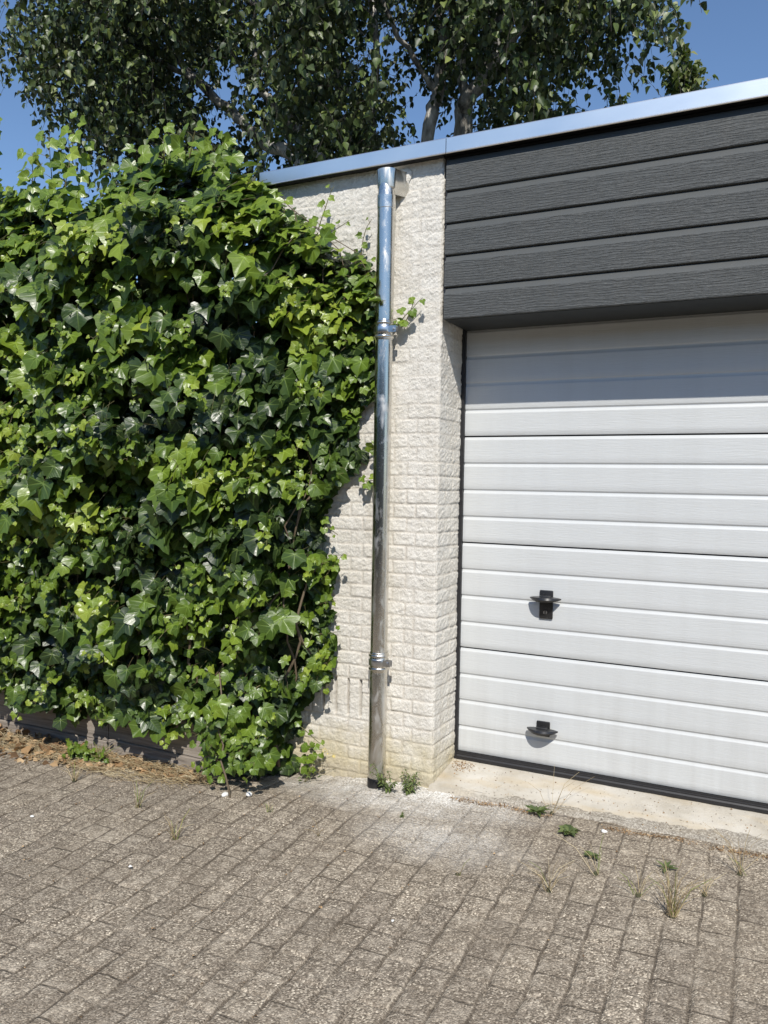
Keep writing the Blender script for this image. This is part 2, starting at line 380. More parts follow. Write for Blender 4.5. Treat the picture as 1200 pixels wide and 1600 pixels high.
def np_mesh(name, V, F, mat, parent=None, smooth=True, attrs=None, uv=None, flip=False):
    """V (n,3), F (m,k) constant k"""
    V = np.asarray(V, np.float32)-root_loc(parent).astype(np.float32); F = np.asarray(F, np.int32)
    if flip: F = F[:, ::-1]
    me = bpy.data.meshes.new(name); k = F.shape[1]
    me.vertices.add(len(V)); me.vertices.foreach_set('co', np.ascontiguousarray(V).ravel())
    me.loops.add(F.size); me.loops.foreach_set('vertex_index', np.ascontiguousarray(F).ravel())
    me.polygons.add(len(F)); me.polygons.foreach_set('loop_start', np.arange(0, F.size, k, dtype=np.int32))
    me.polygons.foreach_set('loop_total', np.full(len(F), k, np.int32))
    if smooth: me.polygons.foreach_set('use_smooth', np.ones(len(F), bool))
    me.update(calc_edges=True)
    for a, val in (attrs or {}).items():
        at = me.attributes.new(a, 'FLOAT', 'POINT'); at.data.foreach_set('value', np.asarray(val, np.float32).ravel())
    if uv is not None:
        l = me.uv_layers.new(name='uv'); l.data.foreach_set('uv', np.asarray(uv, np.float32)[F.ravel()].ravel())
    me.materials.append(mat)
    o = bpy.data.objects.new(name, me); COL.objects.link(o)
    if parent is not None: o.parent = parent
    return o
def grid_faces(nu, nv):
    i = np.arange(nu-1)[:, None]*nv+np.arange(nv-1)[None, :]
    return np.stack([i, i+nv, i+nv+1, i+1], -1).reshape(-1, 4)

# ------------------------------------------------------------------ ground
def gz(x, y):
    x = np.asarray(x, float); y = np.asarray(y, float)
    xc = np.clip(x, -6, 2.5); yc = np.clip(y, -3.2, 0.0)
    z = -.0793+.0111*xc+.0382*yc
    dip = .045*sst(-1.5, -2.2, x)*sst(-.45, -.02, y)
    return z-dip
def axis(fine0, fine1, step, far):
    a = list(np.arange(fine0, fine1, step)); s = step
    l = []; p = fine0
    while p > -far: s = min(s*1.25, 8); p -= s; l.append(p)
    s = step; r = []; p = a[-1]
    while p < far: s = min(s*1.25, 8); p += s; r.append(p)
    return np.array(l[::-1]+a+r)
xs = axis(-4.3, .35, .0065, 70); ys = axis(-2.35, .02, .0065, 70)
X, Y = np.meshgrid(xs, ys, indexing='ij')
Z = gz(X, Y)
tt = math.cos(TH)*X+math.sin(TH)*Y-PT0; ss = -math.sin(TH)*X+math.cos(TH)*Y
wx = (fbm(X, Y, .07, 3)-.5)*.010; wy = (fbm(X, Y, .07, 9)-.5)*.010
row = np.floor((tt+wx)/PW); s2 = ss+wy+np.where(row % 2 == 0, 0, .105); cell = np.floor(s2/.21)
ft = (tt+wx)-row*PW; fs = s2-cell*.21
dj = np.minimum(np.minimum(ft, PW-ft), np.minimum(fs, .21-fs))
rr = np.random.default_rng(5).random((997, 4))
idx = (row.astype(int)*131+cell.astype(int)*37) % 997
fill = sst(.35, .6, fbm(X, Y, .35, 21))
Z = Z+(rr[idx, 0]-.5)*.004+(rr[idx, 1]-.5)*.02*(ft-.052)+(rr[idx, 2]-.5)*.02*(fs-.105)
Z = Z-.0065*(1-sst(.001, .010, dj))*(1-.6*fill)
Z = Z+(fbm(X, Y, .6, 40, 3)-.5)*.018*sst(-.05, -.5, Y)
near = (np.abs(X) < 6) & (Y > -6)
Z = Z+np.where(near, (vn(X, Y, .013, 77)-.5)*.0022, 0)
nu, nv = X.shape
pav = np_mesh('paving', np.stack([X, Y, Z], -1).reshape(-1, 3), grid_faces(nu, nv), MAT['paver'])
tag(pav, 'weathered grey concrete block paving with dirt filled joints', kind='structure')
# garden soil behind the hedge, under the trees
g = MB(); g.box(-60, -2.36, -.27, 60, -.30, -.045); g.build('garden_ground', MAT['soil'])['kind'] = 'structure'
g = MB(); g.box(-2.36, 60, 2.7, 60, -.30, -.045); g.build('ground', MAT['soil'])['kind'] = 'structure'
# concrete apron under the door
ax_ = np.arange(-1.41, 1.05, .01); ay_ = np.linspace(-.03, .42, 46)
AX, AY = np.meshgrid(ax_, ay_, indexing='ij')
AZ = np.where(AY > .27, -.035, -.035-(.27-AY)/.29*.043)
edge = .008+.02*(fbm(AX, AY*0, .12, 60)-.5)
yy = np.where(AY < .0, AY+edge*1.0, AY)
AZ = AZ+(fbm(AX, AY, .05, 61)-.5)*.004
AZ = np.where(AY <= -.0299, AZ-.03, AZ)
ap = np_mesh('concrete_apron', np.stack([AX, yy, AZ], -1).reshape(-1, 3), grid_faces(*AX.shape), MAT['apron']); ap['kind'] = 'structure'

# ------------------------------------------------------------------ garage
garage = empty('garage', 'white brick garage with dark grey boarded front and white sectional door', 'garage', (-.2, 0, 0))
WX0, WX1 = -2.35, -1.40
def wall_strip():
    """front face of the left pier, round its corner and along the reveal, as one displaced skin"""
    L1 = WX1-WX0; L2 = .285; st = .0042
    u = np.arange(0, L1+L2+st/2, st); z = np.arange(-.30, 2.70, st)
    U, Zz = np.meshgrid(u, z, indexing='ij')
    wob = (fbm(U, Zz, .09, 1)-.5)*.010; wob2 = (fbm(U, Zz, .08, 2)-.5)*.008
    H = .0637; zz = Zz-.034+wob; k = np.floor(zz/H).astype(int); fz = zz-k*H
    front = U < L1
    d = np.where(front, L1-U, U-L1)+wob2        # distance from the corner
    A = (k % 2 == 0)     # rows like z .226-.295
    jd = np.full(U.shape, 1.0)
    def jl(pos, mask):
        nonlocal jd
        jd = np.where(mask, np.minimum(jd, np.abs(d-pos)), jd)
    # k for z .26 : (.26-.034)/.0637 = 3.5 -> k=3 (odd)
    odd = ~A
    sold = front & (U > .31) & (U < .577) & (k >= 2) & (k <= 4)
    for p_ in (.11, .22, .44, .66, .88): jl(p_, front & odd & ~sold)
    for p_ in (.155, .375, .595, .815): jl(p_, front & A & ~sold)
    for p_ in (.17,): jl(p_, (~front) & odd)
    for p_ in (.09,): jl(p_, (~front) & A)
    for p_ in (.375, .44, .51, .575, .64): jl(p_, sold)
    hj = np.minimum(fz, H-fz)
    hj = np.where(sold & (k == 2), np.minimum(1, fz), np.where(sold & (k == 4), H-fz, np.where(sold, 1.0, hj)))
    dj = np.minimum(hj, jd)
    cell = (k*7+np.floor(np.where(A, d+.065, d)/.22).astype(int)*13+np.where(front, 0, 5))
    rr = np.random.default_rng(3).random((499, 4)); ci = cell % 499
    face = sst(.002, .008, dj)
    lowup = 1-.75*sst(1.1, 2.0, Zz)          # thick old paint fills the joints higher up
    jointm = (1-sst(.002, .008, dj))
    rough = (fbm(U, Zz, .040, 11, 2)-.5)*.0045+(vn((U+Zz*.75)*.5, (Zz-U*.75), .0075, 12)-.5)*.0040+(vn(U, Zz, .0085, 14)-.5)*.0030+(vn((U+Zz*.9)*.4, (Zz-U*.9), .014, 15)-.5)*.0035
    hgt = face*.0031*lowup*(.6+.8*rr[ci, 0])+rough*(.22+.5*face)
    hgt = hgt+(rr[ci, 1]-.5)*.003*face+(fz/H-.5)*(rr[ci, 2]-.35)*.003*face
    # open vertical weep slots
    slot = np.zeros(U.shape)
    for p_ in (.375, .44, .51, .575): slot = np.maximum(slot, (1-sst(.0042, .0066, np.abs(d-wob2-p_)))*(front & (Zz > .178) & (Zz < .35)))
    hgt = hgt*(1-slot)-.055*slot
    # positions & normals, rounded corner
    a = np.clip((U-(L1-.008))/.016, 0, 1)*math.pi/2
    px = WX0+np.minimum(U, L1); py = np.maximum(U-L1, 0)
    corner = np.exp(-((U-L1)/.008)**2)*(-.004-.008*fbm(U*0, Zz, .03, 33))
    nx = np.sin(a); ny = -np.cos(a)
    hh = hgt+corner-.004
    V = np.stack([px+nx*hh, py+ny*hh, Zz], -1).reshape(-1, 3)
    o = np_mesh('brick_wall', V, grid_faces(*U.shape), MAT['wall'], garage, attrs={'joint': (jointm*(.4+.6*lowup)).ravel(), 'slot': slot.ravel()})
    return o
bw = wall_strip()
# rest of the building shell (left flank, right pier, back), one quiet mass behind the displaced skin
mb = MB()
mb.box(-2.345, -1.432, .045, 2.6, -.3, 2.69)
mb.box(-1.433, -1.408, .275, .5, -.3, 2.69)
mb.box(1.03, 1.98, .0, 2.6, -.3, 2.69)
mb.box(-1.432, 1.03, 2.45, 2.6, -.3, 2.69)
mb.box(-1.432, 1.03, .36, 2.45, 2.12, 2.69)
mb.box(-1.432, 1.03, .12, .355, 2.06, 2.69)
sh = mb.build('side_wall', MAT['wall'], garage)
mb = MB(); mb.box(-2.36, 1.99, .02, 2.62, 2.695, 2.742); mb.build('roof', MAT['roof'], garage)
# roof edging : two lengths with a joint above the corner
def edging(x0, x1, z0=2.697, z1=2.764):
    mb = MB(); y = -.045
    prof = [(y, z0), (y-.004, z0-.003), (y-.006, z0), (y-.002, z0+.006), (y-.002, z1-.004), (y, z1), (.10, z1), (.10, z1-.003), (y+.003, z1-.004), (y+.003, z0+.002)]
    mb.prism(prof, 'x', x0, x1)
    return mb.build('roof_edging', MAT['alu'], garage)
edging(-2.347, -1.3765); edging(-1.3735, 1.99)
mb = MB(); mb.box(-1.380, -1.370, -.0455, .09, 2.7605, 2.7668); mb.build('edging_joint', MAT['steel'], garage)
mb = MB(); mb.box(-2.345, -1.40, -.03, .045, 2.7, 2.757); mb.box(-1.40, 1.97, -.028, .1, 2.705, 2.757); mb.build('timber_fascia', MAT['rubber'], garage)
# cladding boards
CX0 = -1.383
def cladding():
    prof = []; smooth = []; pitchz = .1385
    for i in range(5):
        zb = 1.994+i*pitchz; zt = zb+pitchz
        top = zt
        prof += [(-.008, zb, 0), (-.0155, zb+.0005, 0), (-.018, zb+.003, 0)]
        for q in np.linspace(zb+.006, top-.034, 8): prof.append((-.018, q, 0))
        prof += [(-.018, top-.0315, 0), (-.0165, top-.030, 1), (-.008, top-.005, 1), (-.004, top-.003, 1), (.002, top-.002, 1)]
    prof.append((.004, 1.994+5*pitchz-.001, 1))
    xs = np.concatenate([np.linspace(CX0, 1.03, 60)])
    P = np.array(prof); X = np.repeat(xs[:, None], len(P), 1)
    V = np.stack([X, np.repeat(P[None, :, 0], len(xs), 0), np.repeat(P[None, :, 1], len(xs), 0)], -1).reshape(-1, 3)
    sm = np.repeat(P[None, :, 2], len(xs), 0).ravel()
    o = np_mesh('cladding', V, grid_faces(len(xs), len(P)), MAT['clad'], garage, smooth=False, attrs={'smooth': sm})
    return o
cladding()
mb = MB(); mb.box(CX0-.0005, CX0+.004, -.0145, .03, 1.995, 2.68); mb.box(CX0+.004, 1.03, .006, .06, 2.004, 2.70); mb.build('cladding_backing', MAT['rubber'], garage)
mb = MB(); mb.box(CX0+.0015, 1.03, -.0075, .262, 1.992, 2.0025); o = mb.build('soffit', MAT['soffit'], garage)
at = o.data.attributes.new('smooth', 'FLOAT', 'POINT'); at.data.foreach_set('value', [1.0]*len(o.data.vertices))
# door
door = MB(); DX0, DX1 = -1.387, 1.005
fr = MB(); fr.box(-1.4065, DX0+.001, .262, .35, -.034, 2.06); fr.box(DX1, 1.032, .262, .35, -.034, 2.06); fr.box(DX0+.001, DX1, .263, .35, 1.9945, 2.06)
door_o = fr.build('garage_door', MAT['rubber'], garage)
def section(k, z0, z1, joint):
    """one door section with pressed ribs every 125 mm"""
    P = []
    n = int(round((z1-z0)/.125))
    for i in range(n):
        a = z0+i*.125; b = a+.125
        last = i == n-1
        P.append((.2800, a+.003 if i == 0 else a+.0012))
        if i == 0: P.append((.2795, a+.0045))
        for q in np.linspace(a+.006, b-.019, 5): P.append((.2785, q))
        P += [(.2785, b-.0165), (.2795, b-.0150), (.2829, b-.0070), (.2833, b-.0050), (.2835, b-.0022 if not last else b-.004), (.2839 if not last else .2990, b-.0012 if not last else b-.0035)]
    P = np.array(P); xs = np.linspace(DX0, DX1, 40)
    X = np.repeat(xs[:, None], len(P), 1)
    yb = (.0006*np.sin(xs*5+k))[:, None]
    V = np.stack([X, P[None, :, 0]+yb, np.repeat(P[None, :, 1], len(xs), 0)], -1).reshape(-1, 3)
    sm = (np.abs(P[:, 0]-.2785) > .0002).astype(float)
    o = np_mesh('door_panel', V, grid_faces(len(xs), len(P)), MAT['door'], door_o, smooth=False, attrs={'smooth': np.repeat(sm[None], len(xs), 0).ravel()})
    return o
for k in range(4): section(k, .5*k, .5*(k+1), 0)
mb = MB(); mb.box(DX0, DX1, .292, .33, -.02, 2.0); mb.build('door_core', MAT['rubber'], door_o)
mb = MB(); mb.prism([(.262, -.036), (.258, -.030), (.258, -.018), (.262, -.012), (.262, -.006), (.266, -.003), (.290, .0025), (.290, -.036)], 'x', DX0, DX1)
mb.box(DX0, DX1, .2645, .2675, -.0045, .0035)
mb.build('bottom_seal', MAT['rubber'], door_o)
def handle(zc, full):
    cx = -.975; mb = MB()
    z0 = zc-.095 if full else zc-.035
    mb.box(cx-.031, cx+.031, .268, .2795, z0, zc+.034, bev=.0045)
    # lens shaped grip plate standing off the door
    n = 24; out = []; inn = []
    for i in range(n+1):
        t = i/n*2-1; x = cx+.001+.071*t; e = (1-abs(t)**2.2)
        out.append((x, .255-.047*e-.006)); inn.append((x, .255+.001*e+.004))
    tipz = lambda t: -.004*abs(t)
    v = []; f = []
    for i in range(n+1):
        t = i/n*2-1; th = .009*(1-abs(t)**3)+.003
        zt = zc+.002*t*0
        v += [(out[i][0], out[i][1], zt-th*.3), (out[i][0], out[i][1]+.004, zt+th*.5), (inn[i][0], inn[i][1], zt+th*.6), (inn[i][0], inn[i][1], zt-th*.6), (out[i][0], out[i][1]+.006, zt-th*1.1)]
    for i in range(n):
        for j in range(5):
            j2 = (j+1) % 5; f.append((i*5+j, i*5+j2, (i+1)*5+j2, (i+1)*5+j))
    f += [list(range(5))[::-1], list(range(n*5, n*5+5))]
    mb.add(v, f)
    mb.box(cx-.024, cx+.024, .235, .2685, zc-.018, zc+.012, bev=.004)   # stem between plate and grip
    if full:
        mb.tube([(cx-.002, .2685, zc-.066), (cx-.002, .2655, zc-.066)], .009, 20, mi=1)
        mb.box(cx-.0045, cx+.0005, .2640, .2656, zc-.076, zc-.056, mi=0)
    o = mb.build('handle', [MAT['plastic'], MAT['steel']], door_o, smooth=True)
    return o
tag(handle(.768, True), 'black grip handle with keyhole plate'); tag(handle(.170, False), 'low black grip handle with a short plate')

# ------------------------------------------------------------------ downpipe
PX, PY = -1.648, -.066
dp = empty('downpipe', 'shiny zinc downpipe on the white brick pillar', 'downpipe', (PX, PY, -.1))
R_ = .0405
mb = MB(); mb.lathe([(R_, -.062), (R_, .452), (R_-.0005, .455)], PX, PY, 48); mb.build('pipe', MAT['zinc'], dp, smooth=True)
mb = MB(); mb.lathe([(R_-.0015, .44), (R_-.0015, 1.94)], PX, PY, 48); mb.build('pipe', MAT['zinc'], dp, smooth=True)
mb = MB(); mb.lathe([(R_, 1.93), (R_, 2.487), (R_+.0018, 2.489), (R_+.0018, 2.545), (R_-.002, 2.547), (R_-.006, 2.60)], PX+.0, PY, 48); mb.build('pipe', MAT['zinc'], dp, smooth=True)
mb = MB(); mb.lathe([(.0, -.112), (.041, -.112), (.0425, -.108), (.0425, -.066), (.041, -.063), (.036, -.063)], PX, PY, 40); mb.build('rubber_foot', MAT['rubber'], dp, smooth=True)
def collar(z):
    prof = []
    def rib(zc, r=.0045, w=.0075):
        for a in np.linspace(-math.pi/2, math.pi/2, 9): prof.append((R_+.001+r*math.cos(a)*1.2, zc+w*math.sin(a)))
    prof.append((R_, z-.045)); prof.append((R_+.001, z-.043)); rib(z-.030)
    for a in np.linspace(-math.pi/2, math.pi/2, 7): prof.append((R_+.002+.002*math.cos(a), z+.014*math.sin(a)))
    rib(z+.030); prof.append((R_+.001, z+.042)); prof.append((R_, z+.044))
    mb = MB(); mb.lathe(prof, PX, PY, 48)
    o = mb.build('pipe_collar', MAT['zinc'], dp, smooth=True)
    mb = MB(); mb.lathe([(R_+.002, z-.0135), (R_+.0058, z-.0135), (R_+.0066, z-.011), (R_+.0060, z), (R_+.0066, z+.011), (R_+.0058, z+.0135), (R_+.002, z+.0135)], PX, PY, 48)
    mb.box(PX+.034, PX+.072, PY-.030, PY-.026, z-.014, z+.014); mb.box(PX+.034, PX+.072, PY-.012, PY-.008, z-.014, z+.014)
    mb.box(PX-.006, PX+.006, PY+.044, -.0, z-.008, z+.008)
    c = mb.build('pipe_clamp', MAT['steel'], dp, smooth=True)
    mb = MB(); mb.tube([(PX+.057, PY-.038, z), (PX+.057, PY-.002, z)], .0045, 8); mb.tube([(PX+.057, PY-.036, z), (PX+.057, PY-.030, z)], .0085, 6)
    mb.build('screw', MAT['steel'], c, smooth=True)
collar(1.955); collar(.466)
# outlet box : round front, straight sides back to the wall, tapering downwards
def outlet():
    rows = []
    for z, r in ((2.556, .030), (2.572, .041), (2.576, .0445), (2.582, .0460), (2.656, .0498), (2.660, .0498), (2.660, .047)):
        ring = [(PX+r+.030, .002, z)]
        for a in np.linspace(0, -math.pi, 21): ring.append((PX+r*math.cos(a), PY+.012+r*math.sin(a)*1.0, z))
        ring.append((PX-r, .002, z)); rows.append(ring)
    n = len(rows[0]); v = [p for r in rows for p in r]
    f = [(i*n+j, i*n+j+1, (i+1)*n+j+1, (i+1)*n+j) for i in range(len(rows)-1) for j in range(n-1)]
    f = [q[::-1] for q in f]
    f.append([j for j in range(n)]); f.append([(len(rows)-1)*n+j for j in range(n)][::-1])
    mb = MB(); mb.add(v, f); mb.build('outlet_box', MAT['zinc'], dp, smooth=True)
outlet()
mb = MB(); 
v = []; n = 26
for i in range(n):
    a = 2*math.pi*i/n; r = 1+.12*math.sin(3*a)+.10*random.random()
    v.append((PX+.048+.042*math.cos(a)*r, -.002, 2.640+.045*math.sin(a)*r))
for i in range(n):
    p = v[i]; v.append((PX+.048+(p[0]-PX-.048)*.72, -.010-.003*random.random(), 2.640+(p[2]-2.640)*.72))
f = [(i, (i+1) % n, (i+1) % n+n, i+n) for i in range(n)]+[list(range(n, 2*n))]
mb.add(v, f); mb.build('mortar_patch', MAT['wall'], garage, smooth='all')

# ------------------------------------------------------------------ dark hedge added across the street, behind the camera (seen only as reflections and as missing low sky)
m = NT('added_hedge'); MAT['conifer'] = m.done(m.bsdf(m.mix(m.noise(m.pos(), 12, 5, .7), (.012, .022, .010), (.05, .075, .028)), .7, normal=m.bump(m.noise(m.pos(), 25, 5, .7), 1, .05)))
def far_hedge():
    u = np.arange(-16, 12.01, .12); t = np.linspace(0, 1, 60); U, T = np.meshgrid(u, t, indexing='ij')
    prof_y = np.interp(T, [0, .42, .58, 1], [-9.0, -9.15, -10.3, -10.5]); prof_z = np.interp(T, [0, .42, .58, 1], [-.3, 3.4, 3.5, -.3])
    dn = (fbm(U, T*8, .5, 501, 4)-.5)
    V = np.stack([U, prof_y+dn*.5, prof_z+dn*.5*(T > .3)*(T < .7)+.4*(fbm(U, T*0, 2.0, 77, 2)-.5)*(prof_z > 1)], -1)
    o = np_mesh('added_hedge', V.reshape(-1, 3), grid_faces(*U.shape), MAT['conifer']); tag(o, 'tall dark hedge added unseen across the street to block low sky', 'hedge')
far_hedge()
# ------------------------------------------------------------------ leaves
def ivy_proto(var):
    r = np.random.default_rng(var)
    l1 = r.uniform(.80, 1.12); l2 = r.uniform(.8, 1.1); sin_ = r.uniform(1.05, 1.4); tip = r.uniform(.88, 1.08)
    if var % 4 == 3: sin_ = 1.35; l1 *= .85      # rounder, less lobed
    H = [(.13, -.035), (.33*l2, -.005), (.50*l2, .15), (.45*min(sin_, 1.15), .32), (.61*l1, .52*l1+.02), (.30*sin_, .64)]
    v = [(0, .12), (0, .42), (0, .72), (0, 1.06*tip)]; c0, c1, c2, T = 0, 1, 2, 3
    R_i = []; L_i = []
    for x, y in H: R_i.append(len(v)); v.append((x*r.uniform(.92, 1.08), y))
    for x, y in H: L_i.append(len(v)); v.append((-x*r.uniform(.92, 1.08), y+r.uniform(-.02, .02)))
    # intermediate ring for curvature
    mR = len(v); v.append((.22, .30)); mL = len(v); v.append((-.22, .30))
    f = []
    for I, mI, s in ((R_i, mR, 1), (L_i, mL, -1)):
        a, b, c, d, e, g = I
        tr = [(c0, a, mI), (a, b, mI), (b, c, mI), (c, d, mI), (d, e, mI), (e, g, mI), (g, c2, mI), (c2, c1, mI), (c1, c0, mI), (g, T, c2)]
        f += [t if s > 0 else t[::-1] for t in tr]
    v = np.array(v); x, y = v[:, 0], v[:, 1]
    fold = r.uniform(.10, .42); droop = r.uniform(.05, .5); cup = r.uniform(-.35, .30)
    z = fold*np.abs(x)-droop*(y-.2)**2*.6-cup*x*x+.04*np.sin(7*x+var)*np.cos(6*y)
    tw = r.uniform(-.25, .25); z = z+tw*x*y
    return np.stack([x, y-.12, z], -1), np.array(f), np.stack([x, y], -1)
IVY_LOW = [ivy_proto(i) for i in range(8)]
def ivy_fine(var):
    r = np.random.default_rng(700+var)
    ctl = [(0, 1.0), (9, .85), (20, .74), (32, .68), (44, .69), (56, .76), (67, .67), (83, .58), (99, .56), (113, .57), (130, .48), (150, .32), (167, .17), (180, .07)]
    lob = r.uniform(-.5, 1.3)             # deeper or shallower sinuses
    tip = r.uniform(.86, 1.1); lat = r.uniform(.85, 1.12); bas = r.uniform(.85, 1.15)
    out = []
    for side in (1, -1):
        for k, (a, q) in enumerate(ctl):
            if side < 0 and k in (0, len(ctl)-1): continue
            if k <= 2: q *= tip if k < 2 else 1
            if k in (4, 5, 6): q *= lat
            if k in (8, 9, 10): q *= bas
            if k in (3, 7): q *= 1-.14*lob
            if k in (2, 4, 6, 8): q *= 1-.05*lob
            a2 = math.radians(a+r.uniform(-2.5, 2.5)); out.append((side*a2, q*r.uniform(.96, 1.04)))
    out.sort(); n = len(out); v = [(0, 0)]; th = []
    for fr_ in (.5, 1.0):
        for a, q in out: v.append((q*fr_*math.sin(a), q*fr_*math.cos(a)))
    f = []
    for i in range(n):
        j = (i+1) % n
        f += [(0, 1+j, 1+i), (1+i, 1+j, 1+n+j), (1+i, 1+n+j, 1+n+i)]
    v = np.array(v); x, y = v[:, 0], v[:, 1]; rad = np.hypot(x, y); an = np.arctan2(np.abs(x), y)
    quilt = -.045*np.cos(an*6.3)*np.minimum(rad, .6)*r.uniform(.5, 1.6)
    fold = r.uniform(.02, .38); droop = r.uniform(.05, .55); cup = r.uniform(-.45, .25)
    z = fold*np.abs(x)-droop*np.maximum(y, 0)**2*.6-cup*x*x-.25*np.maximum(-y, 0)*r.uniform(0, 1)+quilt+.03*np.sin(5*x+var)*np.cos(5*y+var)+r.uniform(-.3, .3)*x*y
    return np.stack([x*1.02, y, z], -1), np.array(f), np.stack([x, y+.13], -1)
IVY = [ivy_fine(i) for i in range(18)]
def oval_proto(var, w=.36, tipp=True):
    r = np.random.default_rng(100+var)
    y = [0, .18, .42, .70, 1.0]; wd = [0, .8*w, w, .55*w, 0]
    v = [(0, 0)]; 
    for k in (1, 2, 3): v += [(wd[k]*r.uniform(.9, 1.1), y[k]), (0, y[k]), (-wd[k]*r.uniform(.9, 1.1), y[k])]
    v.append((0, 1.0)); f = [(0, 1, 2), (0, 2, 3)]
    for k in (0, 1):
        a = 1+3*k; f += [(a, a+3, a+4), (a, a+4, a+1), (a+1, a+4, a+5), (a+1, a+5, a+2)]
    f += [(7, 10, 8), (8, 10, 9)]
    v = np.array(v); x, yy = v[:, 0], v[:, 1]
    z = r.uniform(.15, .7)*np.abs(x)-r.uniform(0, .5)*yy**2*.4+r.uniform(-.5, .5)*x*yy
    return np.stack([x, yy, z], -1), np.array(f), np.stack([x, yy], -1)
BIR = [oval_proto(i, .40) for i in range(8)]
NAR = [oval_proto(20+i, .17) for i in range(6)]
def frames(nrm, tip):
    nrm = nrm/np.linalg.norm(nrm, axis=1, keepdims=True)
    t = tip-nrm*np.sum(tip*nrm, 1, keepdims=True); t /= np.maximum(np.linalg.norm(t, axis=1, keepdims=True), 1e-6)
    return np.stack([np.cross(t, nrm), t, nrm], -1)      # columns x,y,z
def leaves(name, protos, pos, nrm, tip, size, tint, mat, parent, rng=RNG):
    Fm = frames(nrm, tip); Vs = []; Fs = []; UV = []; T = []; off = 0
    which = rng.integers(0, len(protos), len(pos))
    for k, (pv, pf, puv) in enumerate(protos):
        i = np.where(which == k)[0]
        if len(i) == 0: continue
        v = np.einsum('nij,vj->nvi', Fm[i], pv)*size[i][:, None, None]+pos[i][:, None, :]
        nvv = len(pv); Vs.append(v.reshape(-1, 3))
        Fs.append((pf[None]+(np.arange(len(i))*nvv)[:, None, None]+off).reshape(-1, 3)); off += len(i)*nvv
        UV.append(np.tile(puv, (len(i), 1))); T.append(np.repeat(tint[i], nvv))
    return np_mesh(name, np.concatenate(Vs), np.concatenate(Fs), mat, parent, attrs={'tint': np.concatenate(T)}, uv=np.concatenate(UV))
def needles(name, A, B, C_, r0, mat, parent, tint=None):
    """many 3-sided thin stems A->B->C"""
    n = len(A); pts = np.stack([A, B, C_], 1); V = []
    d = C_-A; d /= np.maximum(np.linalg.norm(d, axis=1, keepdims=True), 1e-6)
    a = np.cross(d, np.array([.3, .8, .5])); a /= np.maximum(np.linalg.norm(a, axis=1, keepdims=True), 1e-6); b = np.cross(d, a)
    r0 = np.broadcast_to(r0, (n,))
    for j, rs in enumerate((1, .9, .6)):
        for k in range(3):
            t = 2*math.pi*k/3
            V.append(pts[:, j]+(a*math.cos(t)+b*math.sin(t))*(r0*rs)[:, None])
    V = np.stack(V, 1)   # n,9,3
    f = []
    for j in range(2):
        for k in range(3):
            k2 = (k+1) % 3; f.append((j*3+k, j*3+k2, (j+1)*3+k2, (j+1)*3+k))
    f = np.array(f); F = (f[None]+(np.arange(n)*9)[:, None, None]).reshape(-1, 4)
    return np_mesh(name, V.reshape(-1, 3), F, mat, parent, attrs={'tint': np.repeat(tint if tint is not None else np.zeros(n), 9)}, uv=np.zeros((n*9, 2)))

# ------------------------------------------------------------------ ivy
ivy = empty('ivy_hedge', 'tall mass of glossy green ivy spilling over the garden fence', 'ivy', (-2.9, -.3, -.1))
def interp(x, pts):
    a = np.array(pts); return np.interp(x, a[:, 0], a[:, 1])
TOPZ = [(-4.6, 2.80), (-3.9, 2.76), (-3.6, 2.70), (-3.25, 2.62), (-3.0, 2.60), (-2.85, 2.66), (-2.68, 2.72), (-2.5, 2.77), (-2.33, 2.72), (-2.22, 2.60), (-2.05, 2.46), (-1.92, 2.33), (-1.80, 2.28), (-1.70, 2.24)]
RX = [(-.15, -2.10), (.10, -2.13), (.20, -2.08), (.33, -1.98), (.42, -1.92), (.60, -1.98), (.80, -1.95), (.90, -1.90), (.97, -2.0), (1.2, -1.93), (1.35, -1.82), (1.45, -1.78), (1.7, -1.73), (2.05, -1.68), (2.3, -1.70), (2.42, -1.9), (2.6, -2.1), (2.9, -2.3)]
def front_y(x, z):
    a = interp(x, [(-4.6, .72), (-3.4, .70), (-2.8, .66), (-2.5, .60), (-2.3, .48), (-2.1, .33), (-1.95, .20), (-1.8, .14), (-1.68, .11)])
    tz = interp(x, TOPZ)
    a = a*np.interp(z, [-.1, .15, .6, 1.5, 2.2], [.56, .62, .86, 1.0, 1.0])
    a = a-(a-.28)*sst(tz-.35, tz+.02, z)*.85*(a > .28)
    a = a+(fbm(x, z, .30, 51, 3)-.5)*.46*np.clip((a-.05)/.5, .25, 1)
    return -a
def botz(x):
    b = interp(x, [(-4.6, -.02), (-3.5, .13), (-3.25, .05), (-3.0, .10), (-2.6, .14), (-2.42, .10), (-2.38, .06), (-2.33, -.09), (-2.12, -.10), (-2.07, .08), (-2.0, .24), (-1.7, .34)])
    return b+(vn(x, x*0, .09, 71)-.5)*.10
def sample(n, dmin, dmax, rng, extra=0.0):
    out = []; tot = 0
    while tot < n:
        x = rng.uniform(-4.55, -1.62, n); z = rng.uniform(-.12, 2.95, n)
        ok = (z < interp(x, TOPZ)+extra+(vn(x, z*0, .11, 81)-.5)*.10) & (z > botz(x)) & (x < interp(z, RX)+(vn(z, z*0, .07, 82)-.5)*.10+extra*.3)
        x, z = x[ok], z[ok]; yf = front_y(x, z)
        back = np.where(x > -2.38, -.012, -.06)
        d = rng.uniform(0, 1, len(x))**1.3*(dmax-dmin)+dmin
        y = yf+d; keep = y < back
        y = np.where(keep, y, back-rng.uniform(0, .03, len(y)))
        out.append(np.stack([x, y, z], -1)); tot += len(x)
    return np.concatenate(out)[:n]
